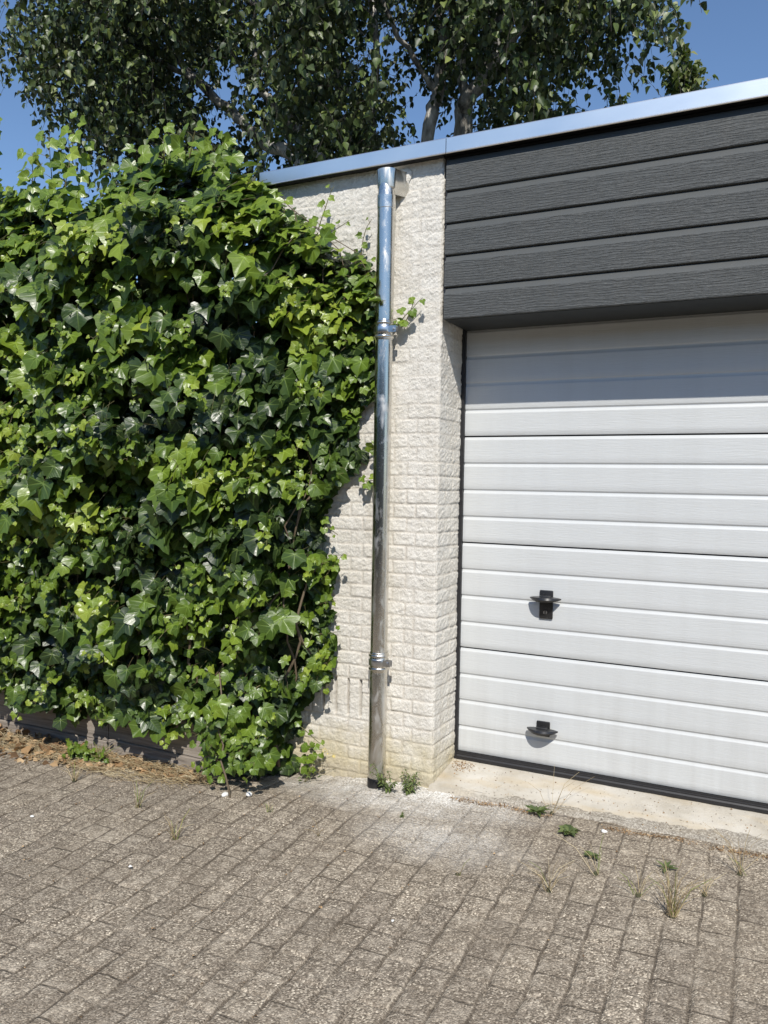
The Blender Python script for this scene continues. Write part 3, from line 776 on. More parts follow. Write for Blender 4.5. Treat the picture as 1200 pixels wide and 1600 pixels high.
def ivy_layer(n, d0, d1, smin, smax, seed, tlo, thi, gapcut=0.0, extra=0.0):
    rng = np.random.default_rng(seed); P = sample(int(n*1.6), d0, d1, rng, extra)
    x, y, z = P.T
    dens = fbm(x, z, .16, 91, 3)
    keep = rng.random(len(P)) < np.clip((dens-gapcut)*6, .12, 1)
    P = P[keep][:n]; x, y, z = P.T; n = len(P)
    young = fbm(x, z, .22, 95, 3)                     # patches of small yellow-green shoots
    big = fbm(x, z, .30, 97, 2)
    s = np.exp(rng.normal(0, .28, n))*np.interp(big, [.3, .7], [smin, smax])
    s *= np.where(young > .60, .68, 1.0)
    s *= np.interp(x, [-4.4, -3.4, -2.6, -1.9, -1.7], [.85, .9, 1.05, .85, .62])
    s *= np.interp(z, [-.1, .5, 1.5, 2.6], [.72, .85, 1.02, 1.02])
    s = np.clip(s, .032, .108)
    topf = sst(interp(x, TOPZ)-.45, interp(x, TOPZ)+.05, z)
    nr = np.stack([.20+rng.normal(0, .36, n), -1+rng.normal(0, .25, n), .50+.9*topf+rng.normal(0, .34, n)], -1)
    tp = np.stack([rng.normal(.05, .42, n), -.25+rng.normal(0, .3, n), -1+rng.normal(0, .35, n)+.5*topf], -1)
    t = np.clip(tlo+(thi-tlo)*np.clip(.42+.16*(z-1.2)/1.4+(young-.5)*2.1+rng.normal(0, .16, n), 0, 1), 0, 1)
    return P, nr, tp, s, t
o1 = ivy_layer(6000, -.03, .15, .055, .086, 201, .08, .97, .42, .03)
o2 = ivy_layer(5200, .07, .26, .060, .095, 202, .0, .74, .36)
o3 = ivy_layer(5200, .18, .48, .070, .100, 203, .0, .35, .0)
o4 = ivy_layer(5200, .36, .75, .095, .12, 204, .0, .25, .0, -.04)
# sprays: short shoots of small bright leaves and trailing stems standing off the mass
SP, SN, ST, SS, SC = [], [], [], [], []
stems = MB(); gst = MB()
def shoot(p0, dirs, length, nl, size, tint, rng, wallface=False, stem_r=.0016, droop=.0, sizegrow=-.5):
    p = Vector(p0); d = Vector(dirs).normalized(); pts = [p.copy()]; k = nl*2
    for i in range(k):
        d = (d+Vector((rng.normal(0, .09), rng.normal(0, .05 if not wallface else .01), rng.normal(0, .09)-droop/k))).normalized()
        p = p+d*(length/k)
        if wallface: p.y = min(p.y, -.012)
        pts.append(p.copy())
    gst.tube(pts, list(np.linspace(stem_r*1.3, stem_r*.6, len(pts))), 4)
    for i in range(nl):
        q = pts[2*i+1]; side = 1 if i % 2 else -1
        dd = (pts[min(2*i+2, k)]-pts[2*i]).normalized(); lat = Vector((dd.z, 0, -dd.x))*side
        off = (lat*.7+dd*.3+Vector((0, -.5, .1))).normalized()*size*(.45+.2*rng.random())
        s = size*(1+sizegrow*i/max(nl-1, 1))*rng.uniform(.8, 1.2)
        base = q+off; gst.tube([q, (q+base)/2+Vector((0, 0, .004)), base], stem_r*.55, 3, cap=False)
        SP.append(tuple(base)); SN.append((.15+lat.x*.2+rng.normal(0, .25), -1+rng.normal(0, .2), .45+rng.normal(0, .3)))
        ST.append((lat.x*.8+dd.x*.4+rng.normal(0, .2), -.15, lat.z*.5-.55+dd.z*.35+rng.normal(0, .2))); SS.append(s); SC.append(np.clip(tint+.12*i/nl+rng.normal(0, .08), 0, 1))
rs = np.random.default_rng(300)
for i in range(150):
    x = rs.uniform(-4.3, -1.9); z = rs.uniform(.05, 2.7)
    if z > interp(x, TOPZ)-.1 or x > interp(z, RX)-.05: continue
    y = front_y(np.array([x]), np.array([z]))[0]
    shoot((x, y+.06, z), (rs.normal(0, .6), -.7, rs.normal(.05, .6)), rs.uniform(.10, .24), int(rs.integers(4, 8)), rs.uniform(.030, .055), rs.uniform(.62, .9), rs, droop=.4)
# shoots along the top, standing against the sky
for x in list(np.linspace(-4.2, -1.95, 30)):
    z = interp(x, TOPZ)-.08; y = -.42+rs.normal(0, .08)
    if x > -2.2: y = -.22
    shoot((x+rs.normal(0, .03), y, z), (rs.normal(0, .35), rs.normal(-.1, .2), 1), rs.uniform(.07, .17), 5, rs.uniform(.055, .085), rs.uniform(.5, .75), rs)
for (x, z, h, s) in ((-3.22, 2.50, .55, .085), (-3.17, 2.5, .42, .08), (-3.26, 2.45, .48, .08), (-3.45, 2.55, .30, .08), (-3.50, 2.55, .36, .08), (-3.78, 2.7, .42, .09), (-3.85, 2.62, .5, .09), (-2.58, 2.7, .15, .085), (-2.44, 2.7, .14, .085), (-2.72, 2.6, .18, .09)):
    shoot((x, -.45, z), (.02, -.02, 1), h, int(h/.05)+2, s, .66, rs, stem_r=.0026, sizegrow=-.45)
# shoots over the white wall towards the pipe
for (x, z, dx, dz, L, n_, s) in ((-1.99, 2.44, .3, .9, .20, 5, .042), (-2.05, 2.42, 1, .05, .24, 6, .036), (-1.80, 2.22, .15, 1, .26, 7, .034), (-1.76, 2.10, .2, 1, .20, 5, .040), (-1.72, 1.95, .7, .5, .14, 4, .036),
    (-1.61, 1.95, .25, .5, .20, 6, .040), (-1.58, 1.97, .75, 1.0, .13, 3, .030), (-1.75, 1.42, 1, .2, .13, 5, .040), (-1.78, 1.28, .9, .1, .12, 5, .036), (-1.98, .80, 1, .45, .22, 6, .040), (-1.98, .88, 1, .5, .14, 4, .036), (-2.0, .55, 1, .45, .17, 5, .036),
    (-2.0, .40, 1, .0, .13, 5, .045), (-2.0, .36, .9, -.1, .12, 4, .045), (-2.09, .13, 1, -.35, .20, 5, .035), (-2.02, 0.0, .8, .3, .1, 4, .045), (-2.05, -.06, .8, .1, .08, 4, .05), (-1.96, 1.1, .8, -.5, .12, 4, .033), (-1.96, .70, 1, .1, .10, 4, .033)):
    shoot((x, -.03 if x > -1.9 else -.08, z), (dx, -.03, dz), L, n_, s, .66, rs, wallface=True, stem_r=.0022)
# trailing tips over the timber boards
for x in np.linspace(-3.8, -2.45, 26):
    shoot((x, -.40, .22), (rs.normal(0, .3), -.1, -1), rs.uniform(.04, .11), int(rs.integers(3, 5)), rs.uniform(.036, .055), rs.uniform(.45, .8), rs)
# lit clump at the foot
for i in range(26):
    a = rs.uniform(-2.32, -2.06)
    shoot((a, -.36+rs.normal(0, .03), rs.uniform(-.02, .35)), (rs.normal(0, .4), -.5, -.4), rs.uniform(.08, .14), 4, rs.uniform(.045, .065), rs.uniform(.4, .65), rs)
for x in (-3.16, -3.10, -3.04):   # small clump on the ground in front of the boards
    for j in range(4): shoot((x+rs.normal(0, .03), -.38, -.13), (rs.normal(0, .5), -.5, .6), .12, 5, .045, .6, rs)
pet_n = None
P1 = np.concatenate([o1[0], o2[0]]); N1 = np.concatenate([o1[1], o2[1]]); T1 = np.concatenate([o1[2], o2[2]]); S1 = np.concatenate([o1[3], o2[3]]); C1 = np.concatenate([o1[4], o2[4]])
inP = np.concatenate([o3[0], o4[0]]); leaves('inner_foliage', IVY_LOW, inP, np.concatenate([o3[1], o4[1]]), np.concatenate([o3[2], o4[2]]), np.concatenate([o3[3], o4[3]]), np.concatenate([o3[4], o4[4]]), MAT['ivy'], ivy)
allP = np.concatenate([P1, np.array(SP)]); allN = np.concatenate([N1, np.array(SN)]); allT = np.concatenate([T1, np.array(ST)])
allS = np.concatenate([S1, np.array(SS)]); allC = np.concatenate([C1, np.array(SC)])
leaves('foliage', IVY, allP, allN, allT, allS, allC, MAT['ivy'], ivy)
rp = np.random.default_rng(5); k = len(P1)
u_ = frames(N1, T1)
A_ = P1; back_ = -u_[:, :, 1]*(S1*rp.uniform(.5, 1.1, k))[:, None]+np.stack([rp.normal(0, .015, k), rp.uniform(.01, .06, k), rp.normal(-.01, .02, k)], -1)
C2 = A_+back_; C2[:, 1] = np.minimum(C2[:, 1], -.012); B_ = (A_+C2)/2-u_[:, :, 2]*-.004
needles('petiole', C2, B_, A_, .0011, MAT['gstem'], ivy)
gst.build('shoot_stem', MAT['gstem'], ivy, smooth='all')
# woody stems
for i in range(22):
    x = rs.uniform(-4.3, -2.0); z = .24 if x < -2.36 else -.1; y = -.36+rs.normal(0, .03); pts = []
    top = interp(x, TOPZ)-.1; st_ = rs.normal(0, .05)
    while z < top:
        xx = min(x, float(interp(z, RX))-.06)
        yf = float(front_y(np.array([xx]), np.array([z]))[0])
        pts.append((xx, min(max(y, yf+.10), -.02 if xx > -2.35 else -.24), z))
        z += .09; x += rs.normal(.01*(x > -2.7), .025)+st_*.2; y += rs.normal(0, .012)
    if len(pts) > 3: stems.tube(pts, list(np.linspace(rs.uniform(.004, .010), .002, len(pts))), 5)
stems.tube([(-2.16, -.47, -.14), (-2.185, -.455, -.09), (-2.19, -.47, -.03), (-2.225, -.46, .03), (-2.235, -.43, .09), (-2.262, -.43, .15), (-2.26, -.40, .22), (-2.30, -.38, .40)], [.006, .005, .0045, .0045, .004, .004, .004, .003], 6)
stems.build('woody_stem', MAT['stem'], ivy, smooth='all')

# ------------------------------------------------------------------ timber boards and hidden fence
def board(x0, x1, ya, yb, label, seam):
    mb = MB(); b0 = -.24
    for (za, zb, dy) in ((b0, seam-.002, 0.0), (seam+.002, .12, .006)):
        n = 12; v = []; f = []
        for i in range(n+1):
            t = i/n; x = x0+(x1-x0)*t; y = ya+(yb-ya)*t+dy+.002*math.sin(i*1.7+za*20)
            v += [(x, y, za), (x, y, zb-.004), (x, y+.004, zb), (x, y+.045, zb), (x, y+.045, za)]
        for i in range(n):
            for j in range(5):
                j2 = (j+1) % 5; f.append((i*5+j, (i+1)*5+j, (i+1)*5+j2, i*5+j2))
        f += [list(range(5)), list(range(n*5, n*5+5))[::-1]]
        mb.add(v, f)
    o = mb.build('timber_edging', MAT['timber']); tag(o, label, 'timber edging', 'grey timber boards along the foot of the hedge'); return o
board(-3.058, -2.375, -.302, -.318, 'grey weathered timber board between the leaf litter and the ivy foot', -.045)
board(-4.5, -3.064, -.318, -.304, 'grey timber board behind the orange dead leaves at the far left', -.06)

# ------------------------------------------------------------------ birch
bt = empty('birch_tree', 'large many stemmed birch with drooping dark leaves behind the garage roof', 'tree', (-3.1, 3.4, -.05))
tr = MB(); rb = np.random.default_rng(400)
def limb(pts, r0, r1, sub=6):
    pts = [Vector(p) for p in pts]; out = []
    for i in range(len(pts)-1):
        p0 = pts[max(i-1, 0)]; p1 = pts[i]; p2 = pts[i+1]; p3 = pts[min(i+2, len(pts)-1)]
        for k in range(sub):
            t = k/sub; out.append(.5*((2*p1)+(-p0+p2)*t+(2*p0-5*p1+4*p2-p3)*t*t+(-p0+3*p1-3*p2+p3)*t**3))
    out.append(pts[-1])
    out = [p+Vector((rb.normal(0, .010), rb.normal(0, .010), rb.normal(0, .010))) for p in out]
    n = len(out); rad = [(r0+(r1-r0)*(i/(n-1)))*(1+rb.normal(0, .05)) for i in range(n)]
    tr.tube(out, rad, 10); return out
base = (-3.1, 3.4, -.1)
LIMBS = [
 ([base, (-3.5, 3.25, 1.6), (-3.85, 3.1, 3.3), (-4.07, 3.0, 4.14), (-4.45, 3.0, 4.38), (-4.75, 2.95, 4.68), (-5.15, 2.9, 5.05), (-5.6, 2.9, 5.6), (-6.0, 3.0, 6.6)], .085, .025),
 ([(-3.85, 3.1, 3.3), (-3.86, 3.0, 4.20), (-4.05, 2.95, 4.42), (-4.22, 2.9, 4.62), (-4.5, 2.9, 4.95), (-4.6, 3, 5.6), (-4.9, 3.1, 6.8)], .055, .02),
 ([base, (-3.0, 3.2, 2.0), (-2.82, 3.0, 4.1), (-2.73, 3.0, 4.5), (-2.70, 3, 4.9), (-2.75, 3, 5.4), (-2.9, 3.1, 7.5)], .075, .025),
 ([base, (-2.8, 3.3, 2.2), (-2.55, 3.1, 4.15), (-2.49, 3.0, 4.38), (-2.28, 3, 4.62), (-2.22, 3, 4.9), (-2.12, 3, 5.25), (-1.9, 3, 6.4), (-1.7, 3, 7.4)], .095, .03),
 ([(-2.49, 3.0, 4.38), (-2.50, 2.95, 4.75), (-2.47, 2.9, 5.1), (-2.6, 2.9, 5.8), (-2.55, 2.8, 6.8)], .045, .015),
 ([(-3.0, 3.2, 2.0), (-3.35, 3.2, 3.8), (-3.45, 3.2, 4.5), (-3.38, 3.1, 5.2), (-3.6, 3.0, 6.5)], .06, .02),
 ([(-3.45, 3.2, 4.5), (-3.7, 3.0, 4.9), (-3.8, 2.8, 5.5)], .03, .012),
 ([(-2.28, 3, 4.62), (-1.9, 2.8, 4.85), (-1.5, 2.6, 5.1), (-1.1, 2.4, 5.5)], .04, .012),
 ([(-2.73, 3.0, 4.5), (-3.0, 2.8, 4.95), (-3.2, 2.6, 5.5)], .03, .012),
 ([(-1.9, 3, 6.4), (-1.3, 2.6, 6.6), (-.7, 2.3, 6.5)], .04, .012),
 ([(-5.15, 2.9, 5.05), (-5.6, 2.6, 5.3), (-6.1, 2.4, 5.7)], .03, .012),
 ([(-4.6, 3, 5.6), (-4.7, 2.4, 6.0), (-4.9, 1.9, 6.1)], .03, .01),
 ([(-2.12, 3, 5.25), (-2.1, 2.4, 5.9), (-2.2, 1.9, 6.1)], .03, .01)]
nodes_ = []
for pts, a, b in LIMBS:
    out = limb(pts, a, b); nodes_ += [p for p in out if p.z > 4.3]
tr.build('trunk', MAT['bark'], bt, smooth='all')
# drooping twigs: start in the crown volume, hang down with alternate leaves
crown_bot = [(-7.2, 5.0), (-6.5, 4.7), (-6.0, 4.45), (-5.7, 3.6), (-5.2, 3.2), (-4.9, 3.2), (-4.4, 3.6), (-3.8, 3.6), (-2.0, 3.7), (-1.3, 3.75), (-1.0, 3.85), (-.75, 4.15), (-.5, 4.6)]
TA, TB, TC = [], [], []; LP, LN, LT, LS, LC = [], [], [], [], []
def twig(p0, L, rng, nl=13, sz=.062, hang=1.0):
    p = np.array(p0, float); d = np.array([rng.normal(0, .6), rng.normal(-.1, .5), rng.normal(-.1, .3)]); d /= np.linalg.norm(d)
    seg = 8; pts = [p.copy()]
    for i in range(seg):
        d = d+np.array([rng.normal(0, .10), rng.normal(0, .10), -.30*hang]); d /= np.linalg.norm(d)
        p = p+d*L/seg; pts.append(p.copy())
    pts = np.array(pts)
    for i in range(0, seg, 2): TA.append(pts[i]); TB.append(pts[i+1]); TC.append(pts[i+2])
    for j in range(nl):
        t = (j+rng.random())/nl*seg; i = min(int(t), seg-1); q = pts[i]*(1-(t-i))+pts[i+1]*(t-i)
        sd = rng.uniform(0, 2*math.pi); off = np.array([math.cos(sd), math.sin(sd), -.5])*rng.uniform(.01, .03)
        LP.append(q+off); LN.append((math.cos(sd)*.7+rng.normal(.1, .6), math.sin(sd)*.7-.25+rng.normal(0, .6), .45+rng.normal(0, .5)))
        LT.append((math.cos(sd)*.7+rng.normal(0, .35), math.sin(sd)*.7+rng.normal(0, .35), -1+rng.normal(0, .3))); LS.append(sz*rng.uniform(.7, 1.25)); LC.append(rng.random())
rb = np.random.default_rng(410)
cnt = 0
while cnt < 4600:
    x = rb.uniform(-7.0, -.6); z = rb.uniform(3.7, 7.4); y = rb.uniform(1.3, 4.4)
    cz = interp(x, crown_bot)+.10+.3*abs(y-2.6)*.3
    if z < cz+rb.uniform(0, .35): continue
    # ellipsoid-ish crown with uneven clumps
    ex = ((x+3.85)/3.15)**2+((y-2.8)/1.7)**2+((z-6.1)/2.7)**2
    if ex > 1.05: continue
    if z < 5.0 and y < 3.1 and (-5.0 < x < -3.5 or -3.0 < x < -2.0) and rb.random() < .66: continue
    if fbm(np.array([x*1.3+y*.7]), np.array([z*1.3-y*.5]), .60, 66, 2)[0] < .42+.08*rb.random(): continue
    if z > 6.3 and rb.random() < .5: continue
    twig((x, y, z), rb.uniform(.30, .65), rb, hang=rb.uniform(.3, 1.1)); cnt += 1
# single sprays hanging clear of the crown against the sky
for (x, y, z, L) in ((-.80, 2.0, 4.75, .5), (-.62, 2.0, 4.72, .45), (-.60, 2.0, 4.55, .45), (-.86, 2.0, 4.45, .5), (-.95, 2.1, 4.4, .5), (-1.05, 2.1, 4.35, .5), (-6.35, 2.2, 5.1, .5), (-6.5, 2.2, 5.3, .5), (-6.1, 2.2, 4.7, .5), (-6.0, 2.1, 4.5, .5), (-5.75, 2.2, 4.2, .5), (-5.6, 2.3, 3.95, .5), (-5.45, 2.3, 3.8, .4), (-5.35, 2.2, 3.9, .45), (-5.2, 2.2, 3.8, .4), (-6.45, 2.2, 4.9, .35)):
    for j in range(2): twig((x+rb.normal(0, .05), y+rb.normal(0, .1), z+rb.normal(0, .05)), L, rb, nl=11)
leaves('crown', BIR, np.array(LP), np.array(LN), np.array(LT), np.array(LS), np.array(LC)**1.4, MAT['birch'], bt)
needles('twig', np.array(TA), np.array(TB), np.array(TC), .0018, MAT['twig'], bt)

# ------------------------------------------------------------------ tree tops beyond the roof on the right
def small_tree(x, y, h, rx, n, label, sz=.06, seed=1):
    t = empty('shrub_tree', label, 'tree', (x, y, -.05), group='small trees beyond the garage roof'); r = np.random.default_rng(seed)
    mb = MB(); mb.tube([(x, y, -.1), (x+.05, y, h*.5), (x, y, h*.92)], [.06, .04, .008], 7)
    P, Nn, T, Sz, C = [], [], [], [], []
    for i in range(n):
        a = r.uniform(0, 2*math.pi); e = r.uniform(.25, 1.0); z = h*e; rr_ = rx*math.sqrt(max(0.02, 1-((e-.55)/.5)**2))
        p0 = np.array([x, y, z-.3*rr_]); d = np.array([math.cos(a), math.sin(a), 1.0+r.random()]); d /= np.linalg.norm(d)
        L = rr_*r.uniform(.5, 1.1); p1 = p0+d*L; mb.tube([p0, (p0+p1)/2+np.array([0, 0, .02]), p1], [.008, .005, .002], 3, cap=False)
        for j in range(12):
            q = p0+(p1-p0)*r.uniform(.4, 1.05); s2_ = r.uniform(0, 6.3)
            P.append(q); Nn.append((math.cos(s2_)*.6, math.sin(s2_)*.6-.3, .6+r.normal(0, .3))); T.append((math.cos(s2_), math.sin(s2_), r.normal(.2, .5))); Sz.append(sz*r.uniform(.7, 1.3)); C.append(r.random())
    mb.build('trunk', MAT['bark'], t, smooth='all')
    leaves('crown', BIR, np.array(P), np.array(Nn), np.array(T), np.array(Sz), np.array(C), MAT['shrub'], t, r)
small_tree(-1.12, 5.6, 5.70, .62, 300, 'sunlit yellow green tree top above the roof edge beside the birch', .075, 1)
small_tree(-1.75, 5.4, 5.3, .35, 90, 'thin pale tree top half hidden behind the right end of the birch', .06, 2)
small_tree(-.66, 5.8, 5.50, .16, 45, 'little tuft of leaves peeping over the roof edge at the right', .07, 3)

# ------------------------------------------------------------------ small plants
def gp(x, y, dz=0.0): return np.array([x, y, float(gz(x, y))+dz])
def leafy_weed(x, y, label, seed, n=6, h=.10, sz=.028, group='green weeds growing from the paving'):
    t = empty('leafy_weed', label, 'weed', tuple(gp(x, y)), group=group); r = np.random.default_rng(seed); mb = MB()
    P, N_, T, Sz, C = [], [], [], [], []
    for i in range(n):
        a = r.uniform(0, 6.28); d = np.array([math.cos(a)*.6, math.sin(a)*.6, .9]); p = gp(x, y); pts = [p]; L = h*r.uniform(.6, 1.2)
        for k in range(6): d = d+np.array([r.normal(0, .1), r.normal(0, .1), -.06]); p = p+d/np.linalg.norm(d)*L/6; pts.append(p)
        mb.tube(pts, [.0015]*7, 4, cap=False)
        for k in range(1, 7):
            for s in (0, 2.1, 4.2):
                b = s+k*.8; P.append(pts[k]); N_.append((math.cos(b)*.4, math.sin(b)*.4, 1)); T.append((math.cos(b), math.sin(b), .35)); Sz.append(sz*r.uniform(.7, 1.2)*(1.1-.06*k)); C.append(r.random())
    mb.build('stem', MAT['gstem'], t, smooth='all'); leaves('foliage', NAR, np.array(P), np.array(N_), np.array(T), np.array(Sz), np.array(C), MAT['weed'], t, r)
    return t
leafy_weed(-1.565, -.105, 'feathery green weed just in front of the downpipe foot', 1, 6, .12)
leafy_weed(-1.475, -.09, 'bushy green weed right of the downpipe foot by the pillar corner', 2, 8, .10)
leafy_weed(-1.40, -.32, 'tiny green sprout in the pale dusty paving', 9, 2, .03, .014)
def rosette(x, y, label, seed, n=12, s=.055, wide=False):
    t = empty('rosette_weed', label, 'weed', tuple(gp(x, y)), group='flat rosette weeds along the concrete edge'); r = np.random.default_rng(seed)
    a = np.linspace(0, 6.28, n, endpoint=False)+r.normal(0, .2, n); P = np.stack([x+.005*np.cos(a), y+.005*np.sin(a), np.full(n, gz(x, y)+.006)], -1)
    N_ = np.stack([-.35*np.cos(a), -.35*np.sin(a), np.ones(n)], -1)+r.normal(0, .15, (n, 3)); T = np.stack([np.cos(a), np.sin(a), .35+0*a], -1)
    leaves('foliage', BIR if wide else NAR, P, N_, T, s*r.uniform(.7, 1.2, n), r.random(n), MAT['weed'], t, r)
    mb = MB(); mb.tube([gp(x, y, -.005), gp(x, y, .010)], [.004, .002], 6); mb.build('stem', MAT['gstem'], t)
rosette(-.905, -.045, 'spiky green rosette weed on the crack nearest the door', 11, 20, .050)
rosette(-.740, -.175, 'dark broad leaved rosette weed just below the crack', 12, 13, .040, True)
rosette(-.620, -.33, 'small two lobed yellow green weed in the paving', 13, 7, .030, True)
rosette(-.36, -.30, 'thin green weed sprig in a joint near the right edge', 14, 8, .035)
def tuft(x, y, label, seed, n=14, h=.14, spread=.6, group='dry grass tufts in the paving joints', green=.15, lean=(0, 0), name='dry_grass_tuft'):
    t = empty(name, label, 'grass tuft', tuple(gp(x, y)), group=group); r = np.random.default_rng(seed)
    A = np.stack([x+r.normal(0, .008, n), y+r.normal(0, .008, n), np.full(n, gz(x, y))], -1)
    a = r.uniform(0, 6.28, n); L = h*r.uniform(.4, 1.2, n); sp = spread*r.uniform(.2, 1.1, n)
    D = np.stack([np.cos(a)*sp+lean[0], np.sin(a)*sp+lean[1], np.ones(n)], -1); D /= np.linalg.norm(D, axis=1, keepdims=True)
    B = A+D*L[:, None]*.55; C = B+(D*np.array([1.5, 1.5, .5]))*L[:, None]*.45; C[:, 2] = np.maximum(C[:, 2], gz(x, y)+.004)
    needles('blades', A, B, C, .0010*r.uniform(.6, 1.4, n), MAT['straw'], t, np.where(r.random(n) < green, 1.0, .15+r.random(n)*.65))
    mb = MB(); mb.lathe([(.010, float(gz(x, y))-.004), (.007, float(gz(x, y))+.006), (.001, float(gz(x, y))+.010)], x, y, 7); mb.build('crown_base', MAT['soil'], t)
tuft(-.30, -.60, 'dense upright straw tuft near the right edge of the paving', 31, 46, .19, .5, green=.06)
tuft(-.42, -.52, 'sparse tuft with green blades left of the dense straw tuft', 32, 13, .10, .9, green=.5)
tuft(-.70, -.62, 'spreading pale straw tuft in the middle of the right hand paving', 33, 18, .14, 1.1)
tuft(-.12, -.22, 'tall arching straw at the far right by the concrete edge', 34, 12, .24, .8)
tuft(-.58, -.44, 'two leaning stalks with a little straw at their foot', 35, 6, .18, .5, lean=(-.5, .3))
tuft(-2.46, -.72, 'wispy straw tuft on the paving below the timber board', 36, 14, .13, .8, green=.3)
tuft(-2.12, -.88, 'fine dry tuft in a joint below the ivy foot', 37, 16, .14, .9, green=.25)
tuft(-2.95, -.62, 'straw tuft at the front edge of the dead leaves', 38, 18, .12, .8, green=.2)
tuft(-1.62, -.62, 'single pale stalk lying in the dusty paving', 39, 4, .14, .9)
tuft(-1.92, -.52, 'little green and straw tuft left of the downpipe', 40, 9, .07, .8, green=.6)
tuft(-.22, -.42, 'low straw fringe between the two tallest tufts at the right edge', 43, 12, .10, 1.0)
tuft(-1.02, -.66, 'short lone straw blades in a joint in the lower middle', 44, 6, .09, .8)
tuft(-.85, -.02, 'long dry stalks leaning over the concrete step', 41, 7, .22, 1.1, green=.0)
# green grass clump against the boards
tuft(-3.02, -.40, 'green and straw grass clump against the join of the timber boards', 42, 90, .11, .7, green=.45)
# wild flower by the wall
wf = empty('wild_flower', 'thin yellow flowered weed leaning against the foot of the wall', 'wild flower', tuple(gp(-2.0, -.12)))
mb = MB(); heads = []
for (dx, dy, dz, L) in ((.10, .03, .16, 1), (.13, .04, .14, 1), (.05, .05, .10, 1), (.16, .02, .09, 1)):
    b = gp(-2.0, -.12); e = b+np.array([dx, dy, dz]); mb.tube([b, b+np.array([dx*.4, dy*.5, dz*.65]), e], [.0014, .0012, .0008], 4); heads.append(e)
mb.build('stem', MAT['gstem'], wf)
pm = MB()
for e in heads[:2]:
    for k in range(5):
        for jj in range(2):
            c0 = e+np.array([random.gauss(0, .006), random.gauss(0, .004), random.gauss(0, .006)]); a = k*1.256
            pm.add([c0, c0+np.array([.006*math.cos(a), -.003, .006*math.sin(a)]), c0+np.array([.007*math.cos(a+.6), -.004, .007*math.sin(a+.6)])], [(0, 1, 2)])
pm.build('petals', MAT['petal'], wf)
r = np.random.default_rng(8); base = gp(-2.0, -.12)
leaves('foliage', NAR, base+r.normal(0, 1, (12, 3))*[.03, .015, .02]+[.03, 0, .04], r.normal(0, .4, (12, 3))+[0, -.5, 1], r.normal(0, 1, (12, 3)), np.full(12, .022), r.random(12), MAT['weed'], wf, r)
# ------------------------------------------------------------------ litter
r = np.random.default_rng(55); n = 700
x = r.uniform(-4.3, -2.42, n); w_ = np.interp(x, [-4.3, -3.3, -2.9, -2.4], [.34, .24, .14, .08])
y = -.325-w_*r.random(n)**1.3
h0 = .045*np.exp(-((y+.33)/.07)**2)*np.interp(x, [-3.6, -3.0, -2.5], [1, .5, .15])
P = np.stack([x, y, gz(x, y)+.006+h0*r.uniform(.2, 1.1, n)], -1)
big = r.random(n) < .12*(x < -3.1)
lv = leaves('fallen_leaves', BIR+IVY_LOW[:3], P, r.normal(0, .45, (n, 3))+[0, -.25, 1], r.normal(0, 1, (n, 3))*[1, 1, .2], .036*r.uniform(.4, 1.4, n)*np.where(big, 1.7, 1), r.random(n), MAT['litter'], None, r)
tag(lv, 'drift of orange brown dead leaves along the timber boards', 'fallen leaves', kind='stuff')
n = 1700; x = r.uniform(-4.2, -2.38, n)
w_ = np.interp(x, [-4.2, -3.2, -2.7, -2.5, -2.38], [.16, .18, .20, .15, .08]); y = -.33-w_*r.random(n)
A = np.stack([x, y, gz(x, y)+.004+.03*r.random(n)*(y > -.42)], -1); a = r.normal(.1, .5, n); L = r.uniform(.03, .15, n)
D = np.stack([np.cos(a)*np.sign(r.normal(0, 1, n)), np.sin(a), r.uniform(0, .22, n)], -1)
st2 = needles('dry_straw', A, A+D*L[:, None]*.5+[0, 0, .008], A+D*L[:, None]*[1, 1, .4], .0010, MAT['straw'], None, r.random(n)*.85)
tag(st2, 'matted dry straw lying along the foot of the boards', 'dry grass', kind='stuff')
# dirt crumbs and seeds on apron and along the crack
n = 2300; k1 = r.random(n)
x = np.where(k1 < .12, r.normal(-1.345, .035, n), r.uniform(-1.3, .3, n)); y = np.where(k1 < .12, r.normal(.21, .035, n), np.where(k1 < .90, -.042-.02*np.abs(np.sin(x*9))+r.normal(0, .011, n), r.uniform(.0, .25, n)))
ok = (y < .255) & (x > -1.39) & ((y > -.01) | (fbm(x, x*0, .13, 733, 2)+.25*r.random(n) > .62)) & ((k1 > .12) | (y > .1)); x, y = x[ok], y[ok]; n = len(x)
zz = np.where(y > -.01, -.035-(.27-y)/.29*.043+.002, gz(x, y)+.003)
cr = leaves('dirt_crumbs', NAR+BIR, np.stack([x, y, zz], -1), r.normal(0, .5, (n, 3))+[0, 0, 1], r.normal(0, 1, (n, 3))*[1, 1, .1], .0065*r.uniform(.4, 1.5, n), r.random(n)**1.1, MAT['litter'], None, r)
tag(cr, 'brown seeds and dirt crumbs scattered along the concrete step', 'dirt', kind='stuff')
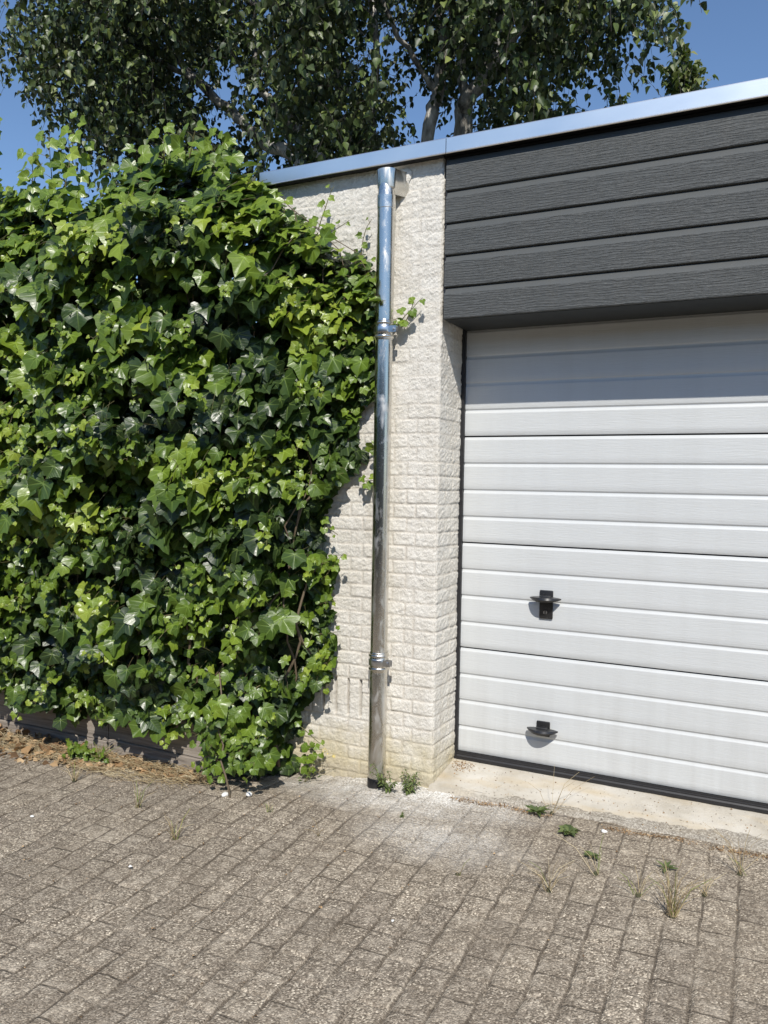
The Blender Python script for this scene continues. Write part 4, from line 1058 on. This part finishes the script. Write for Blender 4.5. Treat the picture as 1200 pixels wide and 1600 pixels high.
n = 900; k_ = r.integers(-26, 4, n); c_ = r.uniform(-2.2, -.1, n); t_ = PT0+k_*PW+r.normal(0, .004, n)*0+r.normal(0, .004, n)
x = math.cos(TH)*t_-math.sin(TH)*c_; y = math.sin(TH)*t_+math.cos(TH)*c_; ok = fbm(x, y, .25, 711, 2) > .5; x, y = x[ok], y[ok]; n = len(x)
jb = leaves('joint_debris', NAR+BIR, np.stack([x, y, gz(x, y)+.003], -1), r.normal(0, .4, (n, 3))+[0, 0, 1], r.normal(0, 1, (n, 3))*[1, 1, .1], .006*r.uniform(.4, 1.7, n), r.random(n), MAT['litter'], None, r)
tag(jb, 'tan seeds and chips caught in the paving joints', 'debris', kind='stuff')
# white scraps and pebbles
import bmesh
def pebble(x, y, s, label, name='pebble', flat=.6, seed=0, cat='pebble', group='white bits lying on the paving'):
    bm = bmesh.new(); bmesh.ops.create_icosphere(bm, subdivisions=2, radius=1); rr_ = random.Random(seed); ph = [rr_.uniform(0, 6) for _ in range(4)]
    for v in bm.verts:
        k = 1+.22*math.sin(3*v.co.x+ph[0])*math.cos(2.5*v.co.y+ph[1])+.15*math.sin(4*v.co.z+ph[2]); v.co = Vector((v.co.x*s*1.25*k, v.co.y*s*k, v.co.z*s*flat*k))
    me = bpy.data.meshes.new(name); bm.to_mesh(me); bm.free(); me.materials.append(MAT['white'])
    for p in me.polygons: p.use_smooth = True
    o = bpy.data.objects.new(name, me); COL.objects.link(o); o.location = tuple(gp(x, y, s*flat*.7)); o.rotation_euler = (0, 0, seed); tag(o, label, cat, group)
pebble(-2.20, -.46, .016, 'crumpled white paper scrap under the ivy foot', 'paper_scrap', .45, 1, 'litter')
pebble(-2.10, -.42, .013, 'round white stone right of the paper scrap by the ivy', seed=2, flat=.9)
pebble(-2.80, -.98, .007, 'white pebble beside the pale paver at the left', seed=3)
pebble(-2.12, -1.12, .006, 'tiny white pebble in the middle left paving', seed=4)
pebble(-1.10, -1.02, .005, 'tiny white pebble in the bottom middle paving', seed=5)
pebble(-.62, -.10, .010, 'whitish stone on the crack below the door', seed=6)
print('objects', len(bpy.data.objects))
